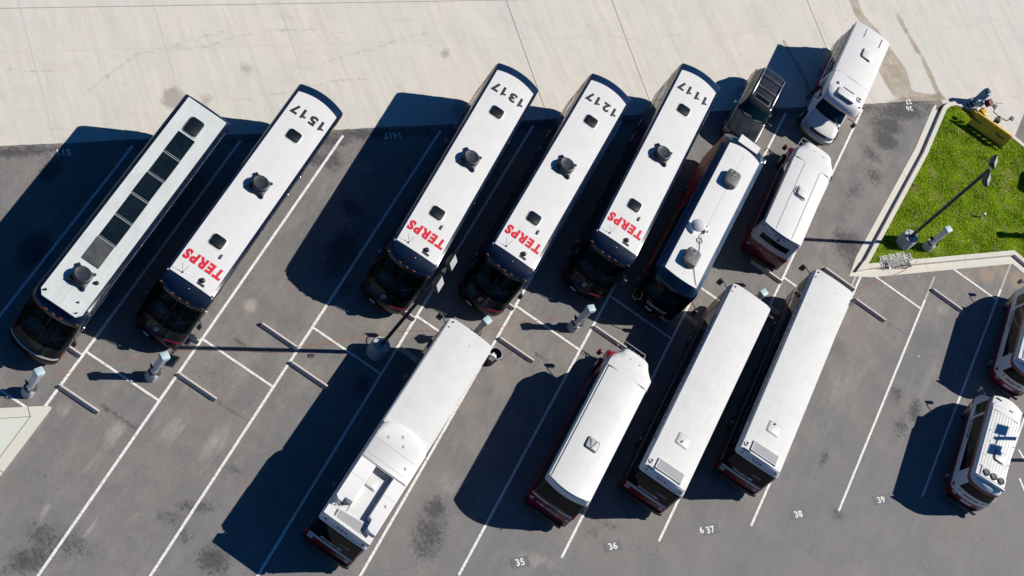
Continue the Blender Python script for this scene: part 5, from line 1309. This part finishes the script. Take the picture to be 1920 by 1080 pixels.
# ================================================================== SUV
def suv():
    t = empty('parked_suv', (6.55, 19.75, 0), 0.0, 'dark grey SUV with roof rack and sunroof between coach and white shuttle', 'SUV')
    S = Shell([(0.30, -2.75, 2.25, 0.90, .15, .2, .08, .1), (0.42, -2.98, 2.42, 0.98, .2, .25, .10, .1), (0.72, -3.0, 2.45, 1.0, .2, .25, .10, .1), (0.80, -2.96, 2.42, 0.99, .2, .25, .10, .1), (1.00, -2.90, 2.40, 0.985, .2, .25, .10, .1),
               (1.09, -2.75, 2.38, 0.96, .2, .25, .10, .1), (1.14, -1.50, 2.36, 0.93, .2, .25, .25, .1), (1.16, -1.42, 2.35, 0.925, .2, .25, .25, .1), (1.20, -1.36, 2.34, 0.92, .2, .25, .22, .1),
               (1.62, -0.95, 2.16, 0.80, .15, .2, .14, .1), (1.70, -0.86, 2.12, 0.78, .15, .2, .12, .1), (1.77, -0.70, 2.04, 0.72, .15, .2, .1, .1), (1.79, -0.60, 1.98, 0.66, .12, .2, .08, .08)])
    S.body('body', [CHAR, MATTE], lambda a, b, c: 1 if c < .42 else 0, t)
    S.patch('F', -0.93, 0.93, 1.19, 1.66, 0.010, 16, 5).build('windshield', CARGLASS, t, True)
    S.patch('R', -0.85, 0.85, 1.22, 1.62, 0.010, 12, 3).build('rear_window', GLASS, t, True)
    for fc in 'lr':
        for a, b in ((-0.85, 0.0), (0.08, 1.0), (1.08, 1.9)):
            m = MB(); sg = 1 if fc == 'r' else -1
            vs = [(sg * (S.at(z)[3] + 0.01), y, z) for y, z in ((a, 1.20), (b, 1.20), (b - 0.02, 1.60), (a + (0.30 if a < -0.5 else 0.02), 1.60))]
            vs += [(v[0] - sg * 0.02, v[1], v[2]) for v in vs]
            m.add(vs, [(0, 1, 2, 3), (0, 1, 5, 4), (1, 2, 6, 5), (2, 3, 7, 6), (3, 0, 4, 7)]); m.build('side_window', GLASS, t)
        for yy in (-0.95, 0.04, 1.04): S.patch(fc, yy - .008, yy + .008, 0.5, 1.12, 0.004, 1, 4).build('door_seam', MATTE, t)
        sg = 1 if fc == 'r' else -1
        for yy in (-0.12, 0.86): MB().rbox((sg * 0.985, yy, 0.98), (0.04, 0.18, 0.04), 0.015).build('door_handle', METAL, t)
        S.patch(fc, -2.0, 2.1, 0.55, 0.60, 0.012, 8, 1).build('side_trim', METAL, t)
    r = MB()
    for s in (-1, 1):
        r.tube([(s * 0.66, -0.40, 1.80), (s * 0.66, -0.30, 1.88), (s * 0.66, 1.75, 1.88), (s * 0.66, 1.85, 1.80)], 0.028, 7)
    for yy in (0.45, 1.35): r.tube([(-0.66, yy, 1.88), (0.66, yy, 1.88)], 0.026, 7)
    r.build('roof_rack', METAL, t, True)
    for k in range(9): MB().box((-0.44 + 0.11 * k, 0.98, 1.797), (0.018, 1.75, 0.012)).build('roof_strip', MATTE, t)
    o = MB().rbox((0, -0.30, 1.800), (1.02, 0.44, 0.014), 0.08).build('sunroof', GREY, t, True)
    MB().rbox((0, -0.30, 1.811), (0.92, 0.34, 0.012), 0.06).build('sunroof_glass', GLASS, o, True)
    for a, b in ((-0.5, 0.02), (0.25, 0.72)): MB().tube([S.P('F', a, 1.19, .02), S.P('F', b, 1.24, .02)], 0.014).build('wiper', GREY2, t)
    MB().tube([S.P('F', -0.9, 1.165, .01), S.P('F', -0.4, 1.165, .015), S.P('F', 0, 1.165, .015), S.P('F', 0.4, 1.165, .015), S.P('F', 0.9, 1.165, .01)], 0.022).build('cowl', GREY, t)
    for s in (-1, 1):
        MB().box((s * 0.32, -2.1, 1.125), (0.02, 1.15, 0.025), Matrix.Rotation(s * 0.06, 3, 'Z')).build('hood_crease', CHAR, t)
        m = MB(); m.rbox((s * 1.10, -1.0, 1.18), (0.24, 0.14, 0.17), 0.05); m.tube([(s * 0.92, -0.98, 1.16), (s * 1.05, -1.0, 1.17)], 0.03); m.build('mirror', CHAR if s > 0 else METAL, t, True)
        a, b = sorted((s * .62, s * .93)); S.patch('F', a, b, 0.80, 0.97, 0.015, 5, 2).build('headlight', LENS, t, True)
        a, b = sorted((s * .82, s * .97)); S.patch('R', a, b, 0.80, 1.15, 0.015, 4, 3).build('tail_lamp', REDL, t, True)
    S.patch('F', -0.5, 0.5, 0.70, 0.95, 0.015, 6, 2).build('front_grille', METAL, t, True)
    axle_set(t, 0.98, (-1.95, 1.45), 0.38)
    return t
suv()

# ================================================================== WHEEL STOPS
def stop_mesh():
    m = MB(); L, w, h = 2.02, 0.20, 0.18
    sec = [(-.12, 0), (-.12, .03), (-.045, .19), (.045, .19), (.12, .03), (.12, 0)]
    rings = []
    for xx, k in ((-L / 2, .94), (-L / 2 + .03, 1), (L / 2 - .03, 1), (L / 2, .94)): rings.append([(xx, a * k, b * k) for a, b in sec])
    m.loft(rings, True)
    return m
stop0 = None
for x0, y, lab in ((-17.2, -17.07, 'half hidden by the silver roofed coach'), (-13.26, -13.0, 'poking out past the front of coach 1517'), (-9.36, -10.26, 'in the empty bay right of coach 1517, upper of two'),
                   (-5.36, -5.02, 'poking out beside the front of coach 1317'), (-1.41, -1.02, 'poking out beside the front of coach 1217'), (10.4, 10.78, 'under the rear of the short shuttle bus'), (14.28, 13.42, 'by the tip of the grass island kerb'),
                   (-15.14, -18.95, 'lower left, nearest the concrete island'), (-11.17, -15.04, 'right of the second charging post from the left'), (-7.22, -11.11, 'in the empty bay left of the lamp post, lower of two'),
                   (-3.22, -6.93, 'in shadow beside the lamp post base'), (0.70, -3.05, 'between the hybrid bus and the dustbin side bay'), (4.61, 0.95, 'by the nose of the UM shuttle bus'), (8.55, 4.95, 'in shadow beside the bluish lettered transit bus'),
                   (12.45, 8.85, 'in shadow between the twin transit buses'), (16.55, 12.84, 'right of the rightmost big transit bus'), (20.41, 16.85, 'rightmost, left of the edge shuttle shadow')):
    yv = y - 0.03
    if stop0 is None: o = stop0 = stop_mesh().build('wheel_stop', STOPM, None, False)
    else: o = stop0.copy(); COL.objects.link(o)
    o.location = (x0 + 1.01, yv, 0.0); o.rotation_euler = (0, 0, 0.006 * math.sin(x0 * 3))
    tag(o, 'concrete wheel stop ' + lab, 'wheel stop', 'concrete wheel stops')

# ================================================================== CHARGING POSTS
def charger():
    t = empty('charging_post', (0, 0, 0), 0, '-', 'charging post', 'charging posts between the bays')
    MB().lathe((0, 0, -0.02), [(0.29, 0), (0.29, 0.52), (0.27, 0.56), (0.02, 0.56)], 26).build('base', BASEM, t, True)
    m = MB(); m.box((0, 0, 0.57), (0.40, 0.36, 0.03)); m.build('foot_plate', MATTE, t)
    p = MB(); p.rbox((0, 0, 1.30), (0.32, 0.27, 1.45), 0.03); p.build('post', WHT, t, True)
    MB().box((0.0, -0.14, 1.40), (0.22, 0.02, 1.0)).build('front_panel', GREY2, t)
    MB().rbox((0.15, 0.02, 1.12), (0.12, 0.20, 0.30), 0.03).build('socket_box', WHT, t, True)
    m = MB(); m.rbox((0, 0, 2.11), (0.42, 0.37, 0.24), 0.05); m.build('cap', CYAN, t, True)
    m = MB()
    for k in range(3): m.torus((-0.20, 0.16, 0.90 + 0.02 * k), 0.12 - 0.02 * k, 0.028, (1, -0.4 + 0.15 * k, 0.25), 20, 7)
    m.lathe((-0.18, 0.14, 0.90), [(0.07, -0.04), (0.09, 0), (0.07, 0.04)], 14, (1, -0.4, 0.2)); m.build('cable_coil', RUBBER, t, True)
    m = MB(); m.torus((0.05, -0.24, 0.80), 0.10, 0.025, (0.3, -1, 0.5), 18, 6); m.tube([(0.05, -0.2, 0.9), (0.1, -0.16, 1.1), (0.14, -0.1, 1.3)], 0.014, 6); m.build('plug_cable', RUBBER, t, True)
    return t
ch0 = charger()
P4 = at(1734, 467)
for k, (x, y, z, rz, lab) in enumerate(((-16.12, -20.14, 0, 0.1, 'grey charging post with pale blue cap, furthest left by the concrete island'), (-12.14, -15.98, 0, 0.0, 'grey charging post with pale blue cap in front of coach 1517'),
                                        (-0.54, -4.2, 0, 0.3, 'grey charging post with pale blue cap behind the hybrid bus roof corner'), (3.63, 0.08, 0, -0.1, 'grey charging post with pale blue cap, alone below coach 1117'),
                                        (11.22, 7.52, 0, 0.2, 'grey charging post half hidden between the twin transit buses'), (P4[0], P4[1], 0.15, 0.0, 'grey charging post standing on the grass beside the lamp post'),
                                        (at(1868, 441, .1)[0] + 2.2, at(1868, 441, .1)[1] + 1.7, 0.1, 0.0, 'grey charging post on the grass beyond the right edge'))):
    o = ch0 if k == 0 else copy_tree(ch0)
    o.location = (x, y, z); o.rotation_euler = (0, 0, rz + 0.95); o['label'] = lab

# ================================================================== LAMP POSTS
def lamp_post():
    t = empty('street_lamp', (0, 0, 0), 0, '-', 'lamp post', 'twin headed lamp posts')
    MB().lathe((0, 0, -0.05), [(0.46, 0), (0.46, 0.86), (0.42, 0.92), (0.02, 0.92)], 30).build('base', BASEM, t, True)
    m = MB(); m.box((0, 0, 0.885), (0.34, 0.34, 0.04)); m.build('foot_plate', GREY2, t)
    for sx in (-1, 1):
        for sy in (-1, 1): MB().cyl((sx * .22, sy * .22, 0.86), (sx * .22, sy * .22, 0.98), 0.035, n=8).build('anchor_bolt', STEEL, t)
    MB().box((0, 0, 4.55), (0.15, 0.15, 7.35)).build('pole', BRONZE, t)
    MB().box((0, 0, 8.24), (0.19, 0.19, 0.06)).build('pole_cap', BRONZE, t)
    MB().box((0.0, -0.085, 1.55), (0.11, 0.03, 0.32)).build('hand_hole_cover', GREY, t)
    for zz in (3.2, 4.4): MB().box((0, 0, zz), (0.17, 0.17, 0.05)).build('pole_band', GREY, t)
    for s in (-1, 1):
        MB().cyl((0, s * 0.05, 8.10), (0, s * 0.42, 8.14), 0.04, n=8).build('arm', BRONZE, t)
        c = Vector((0.05, s * 0.72, 8.15))
        h = MB(); R_ = Matrix.Rotation(rad(52), 3, 'Y')
        h.loft([[c + R_ @ Vector((a * kx, b * ky, z)) for a, b in ((-.25, -.33), (.25, -.33), (.25, .33), (-.25, .33))] for z, kx, ky in ((-0.16, .55, .6), (0.06, .98, .98), (0.16, 1, 1))], True)
        o = h.build('lamp_head', BRONZE, t)
        l = MB(); l.box(c + R_ @ Vector((0, 0, 0.165)), (0.44, 0.60, 0.012), R_); l.build('lamp_lens', LENS, o)
    return t
lp0 = lamp_post()
a = at(703, 661); b = at(1690, 459)
for k, (x, y, z, lab) in enumerate(((a[0], a[1], 0, 'twin headed dark lamp post in the bays between coach 1317 and the hybrid bus'), (b[0], b[1], 0.14, 'twin headed dark lamp post standing on the grass island'),
                                    (30.9, 11.9, 0, 'twin headed dark lamp post beyond the right edge'))):
    o = lp0 if k == 0 else copy_tree(lp0)
    o.location = (x, y, z); o['label'] = lab

# ================================================================== DUSTBIN
t = empty('dustbin', (0.80, -4.62, 0), 0, 'open dark grey round bin with white bag beside the hybrid bus', 'bin')
m = MB(); m.lathe((0, 0, 0), [(0.25, 0), (0.30, 0.90), (0.33, 0.92), (0.33, 0.96), (0.29, 0.96), (0.27, 0.60), (0.02, 0.58)], 26); m.build('barrel', SLATE, t, True)
m = MB(); m.torus((0, 0, 0.955), 0.315, 0.022, n=26); m.build('rim', GREY2, t, True)
m = MB()
for k in range(9):
    a_ = rng.random() * 6.28; r_ = 0.13 * rng.random()
    m.rbox((r_ * math.cos(a_), -0.06 + r_ * math.sin(a_), 0.72 + 0.05 * rng.random()), (0.16, 0.12, 0.1), 0.04, rot=Matrix.Rotation(a_, 3, 'Z') @ Matrix.Rotation(0.5 * rng.random(), 3, 'X'))
m.build('waste_bag', CYAN, t, True)
for s in (-1, 1): MB().tube([(s * .31, -.08, .8), (s * .38, -.06, .84), (s * .38, .06, .84), (s * .31, .08, .8)], 0.018).build('handle', MATTE, t, True)

# ================================================================== SNOW PLOW BLADE
pa_, pb_ = Vector(at(1833, 210, 1.25)), Vector(at(1898, 256, 1.25))
mid = (pa_ + pb_) / 2; Lw = (pb_ - pa_).length; ang = math.atan2(pb_.y - pa_.y, pb_.x - pa_.x)
t = empty('snow_plow', (mid.x, mid.y, 0.30), ang, 'yellow snow plow blade with two headlights lying at the grass corner', 'snow plow')
sec = []
for k in range(9):
    f = k / 8; sec.append((-0.02 - 0.26 * math.sin(PI * f) * 1.0 + 0.10 * (1 - f), 0.06 + 0.86 * f))
sec = [(0.28 - (s_[0] + 0.28) if False else -s_[0] * -1 , s_[1]) for s_ in sec]
m = MB(); out = [(y_ * -1 - 0.16, z_) for y_, z_ in sec]; inn = [(y_ + 0.035, z_) for y_, z_ in out]
out = [(-0.02 - 0.36 * (1 - z_) , z_) for _, z_ in out]; inn = [(y_ + 0.03, z_) for y_, z_ in out]
ring = [(a_, b_) for a_, b_ in out] + [(a_, b_) for a_, b_ in reversed(inn)]
m.loft([[(xx, a_, b_) for a_, b_ in ring] for xx in np.linspace(-Lw / 2, Lw / 2, 9)], True); m.build('blade', YELLOW, t, True)
MB().box((0, -0.40, 0.05), (Lw, 0.03, 0.14)).build('cutting_edge', MATTE, t)
MB().box((0.0, 0.03, 0.93), (Lw, 0.10, 0.05)).build('top_rail', YELLOW, t)
for xx in np.linspace(-Lw / 2 + .1, Lw / 2 - .1, 7): MB().box((xx, -0.02, 0.5), (0.03, 0.16, 0.80)).build('rib', YELLOW, t)
for cx_, s_ in ((0.72, 'Meyer'), (-0.95, 'Meyer')): lettering('blade_lettering', s_, lambda a_, b_, cx_=cx_: (cx_ + a_, -0.02 - 0.36 * (1 - (0.55 + b_)) - 0.008, 0.55 + b_), BLKTXT, t, w=0.62, h=0.22, bold=0.03)
m = MB(); m.box((0.05, 0.55, 0.40), (0.9, 0.08, 0.10)); m.box((-0.3, 0.3, 0.36), (0.08, 0.6, 0.08)); m.box((0.4, 0.3, 0.36), (0.08, 0.6, 0.08)); m.box((0.05, 0.62, 0.75), (0.10, 0.10, 0.75)); m.box((0.05, 0.40, 0.95), (0.30, 0.25, 0.22)); m.build('lift_frame', MATTE, t)
for s in (-1, 1):
    m = MB(); p1 = (0.05 + s * 0.62, 0.72, 1.35); m.tube([(0.05, 0.62, 1.05), (0.05 + s * 0.45, 0.66, 1.10), p1], 0.03, 6); m.build('lamp_stalk', MATTE, t)
    o = MB().rbox((p1[0], p1[1] + 0.03, p1[2] + 0.06), (0.24, 0.20, 0.18), 0.05).build('headlight', GREY, t, True)
    MB().rbox((p1[0], p1[1] - 0.075, p1[2] + 0.06), (0.20, 0.02, 0.14), 0.03).build('lens', PLATE, o)

# ================================================================== SMALL POWER WASHER CART
p = at(1826, 206); t = empty('pressure_washer', (p[0], p[1], 0.0), -0.55, 'small blue and yellow pressure washer cart by the kerb corner', 'pressure washer')
m = MB(); m.rbox((-0.35, 0.35, 0.75), (0.50, 0.42, 1.3), 0.10); m.build('tank', BLUEP, t, True)
m = MB(); m.rbox((-0.35, 0.35, 1.42), (0.36, 0.28, 0.06), 0.10); m.build('tank_lid', SLATE, t, True)
m = MB(); m.rbox((-0.05, -0.02, 0.72), (0.42, 0.30, 0.24), 0.05); m.build('pump_housing', CYAN, t, True)
m = MB(); m.lathe((0.22, 0.30, 0.98), [(0.24, -0.16), (0.24, -0.13), (0.13, -0.10), (0.13, 0.10), (0.24, 0.13), (0.24, 0.16)], 22, (0.4, 0.25, 1)); m.build('hose_reel', MAROON, t, True)
m = MB(); m.torus((0.22, 0.30, 1.02), 0.17, 0.05, (0.4, 0.25, 1)); m.build('hose', RUBBER, t, True)
m = MB(); m.rbox((0.52, -0.08, 0.55), (0.50, 0.36, 0.30), 0.06); m.build('engine', GOLD, t, True)
m = MB(); m.rbox((0.22, -0.42, 0.35), (0.30, 0.24, 0.28), 0.04); m.build('engine_base', GOLD, t, True)
for xx, yy in ((-0.3, -0.3), (0.55, -0.45)):
    MB().lathe((xx, yy, 0.2), [(0.10, -0.05), (0.2, -0.05), (0.2, 0.05), (0.10, 0.05)], 18, (0, 1, 0)).build('wheel', RUBBER, t, True)
m = MB(); m.tube([(-0.65, -0.35, 0.30), (0.75, -0.55, 0.30), (0.80, 0.1, 0.30), (-0.6, 0.6, 0.30), (-0.65, -0.35, 0.30)], 0.035, 6); m.tube([(-0.4, -0.33, 0.3), (0.1, 0.05, 0.75)], 0.03); m.tube([(0.2, -0.5, 0.3), (-0.1, 0.1, 0.9)], 0.03); m.build('frame', GREY2, t, True)
MB().tube([(0.25, 0.45, 1.0), (0.62, 0.95, 1.25)], 0.014, 6).build('wand', GREY, t)

# ================================================================== FOLDED BIKE RACKS ON THE KERB
def rack(mat):
    m = MB()
    for k in range(3):
        yy = 0.16 * k
        m.tube([(-0.95, yy, 0.03), (-0.9, yy + 0.05, 0.04), (0.9, yy + 0.05, 0.06), (0.95, yy, 0.05), (0.9, yy - 0.03, 0.05), (-0.9, yy - 0.03, 0.03)], 0.022, 6, True)
    for xx in (-0.8, -0.3, 0.25, 0.75): m.tube([(xx, -0.06, 0.08), (xx + 0.06, 0.42, 0.10)], 0.02, 6)
    m.tube([(-0.9, 0.3, 0.06), (-1.05, 0.1, 0.12), (-1.0, -0.1, 0.05)], 0.02, 6)
    return m
for px, py, rz, z, mt, lab in ((1676, 489, 0.86, 0.17, WHT, 'white folded tube bike rack lying on the grass edge, upper one'), (1690, 494, 0.98, 0.20, STEEL, 'grey folded tube bike rack lying across the kerb, lower one'), (1683, 501, 0.72, 0.16, MATTE, 'black folded tube bike rack lying on the gutter beneath the others')):
    p = at(px, py, z); o = rack(mt).build('bike_rack', mt, None, True)
    o.location = p; o.rotation_euler = (0, 0, rz); tag(o, lab, 'bike rack', 'folded bike racks')

# ================================================================== LOOSE THINGS
def cord(pts, r, label, z=0.02, mat=ORANGE, name='power_cord'):
    P = []
    for q in pts: P.append(Vector(at(q[0], q[1], q[2] if len(q) > 2 else z)))
    Q = []
    for i in range(len(P) - 1):
        p0, p1, p2, p3 = P[max(i - 1, 0)], P[i], P[i + 1], P[min(i + 2, len(P) - 1)]
        for k in range(8):
            f = k / 8
            Q.append(0.5 * ((2 * p1) + (-p0 + p2) * f + (2 * p0 - 5 * p1 + 4 * p2 - p3) * f * f + (-p0 + 3 * p1 - 3 * p2 + p3) * f ** 3))
    Q.append(P[-1])
    o = MB().tube(Q, r, 6).build(name, mat, None, True)
    return tag(o, label, 'cord')
cord([(62, 715), (80, 712), (130, 699), (190, 685), (240, 674), (290, 664), (340, 656), (395, 654), (470, 656), (520, 656), (560, 650), (610, 642), (655, 633), (700, 627), (747, 621), (800, 620), (860, 622), (922, 616), (985, 605), (1030, 597), (1066, 591)], 0.013, 'long orange cord running across the lower bays below the coaches')
cord([(300, 672), (345, 657), (400, 655), (450, 657), (520, 661), (570, 655), (600, 647), (690, 633)], 0.010, 'short second orange cord lying beside the long one')
cord([(1606, 544), (1654, 524), (1691, 509), (1704, 500, .04), (1716, 493, .19), (1722, 487, .17), (1736, 478, .16), (1752, 462, .16), (1768, 447, 1.0)], 0.022, 'orange cord running over the kerb up to the charging post on grass')
t = empty('marker_stake', at(1838, 408, 0.1), 0, 'short white capped pipe standing in the grass', 'pipe')
MB().cyl((0, 0, 0), (0, 0, 0.42), 0.045, n=12).build('pipe', WHT, t, True); MB().lathe((0, 0, 0.42), [(0.07, 0), (0.07, 0.07), (0.02, 0.09)], 14).build('cap', WHT, t, True)
p = at(1903, 326, 0.1)
t = empty('shadow_caster', (p[0] + 2.5, p[1] + 1.0, 0.1), 0.1, 'unseen rounded cabinet on the grass beyond the right edge', 'occluder')  # unseen box added out of frame to throw a shadow onto the grass
MB().rbox((0, 0, 0.95), (1.2, 1.6, 1.9), 0.25, top=0.3).build('occluder_box', SLATE, t, True); MB().box((0, 0, 0.05), (1.5, 1.9, 0.1)).build('occluder_foot', BASEM, t); MB().rbox((-0.61, -0.3, 1.0), (0.03, 0.06, 0.2), 0.01).build('handle', METAL, t)
# tiny scraps of litter and grit
for k, (px, py, s_, mt, lab) in enumerate(((1215, 872, .05, WHT, 'scrap of white paper right of the transit bus'), (1722, 668, .05, WHT, 'white scrap on asphalt in the empty bay at right'), (697, 826, .04, MATTE, 'small dark scrap in the lower left bay'), (583, 667, .14, MATTE, 'dark rag on the ground left of the lamp post base'))):
    p = at(px, py, 0.02); m = MB(); R_ = Matrix.Rotation(k * 1.3, 3, 'Z')
    m.rbox((0, 0, 0.012), (s_ * 2.2, s_ * 1.3, 0.02), s_ * .4, rot=R_); m.rbox((s_ * .6, s_ * .5, 0.02), (s_ * 1.2, s_, 0.03), s_ * .3, rot=R_)
    o = m.build('litter', mt, None, True); o.location = (p[0], p[1], 0.004); tag(o, lab, 'litter')
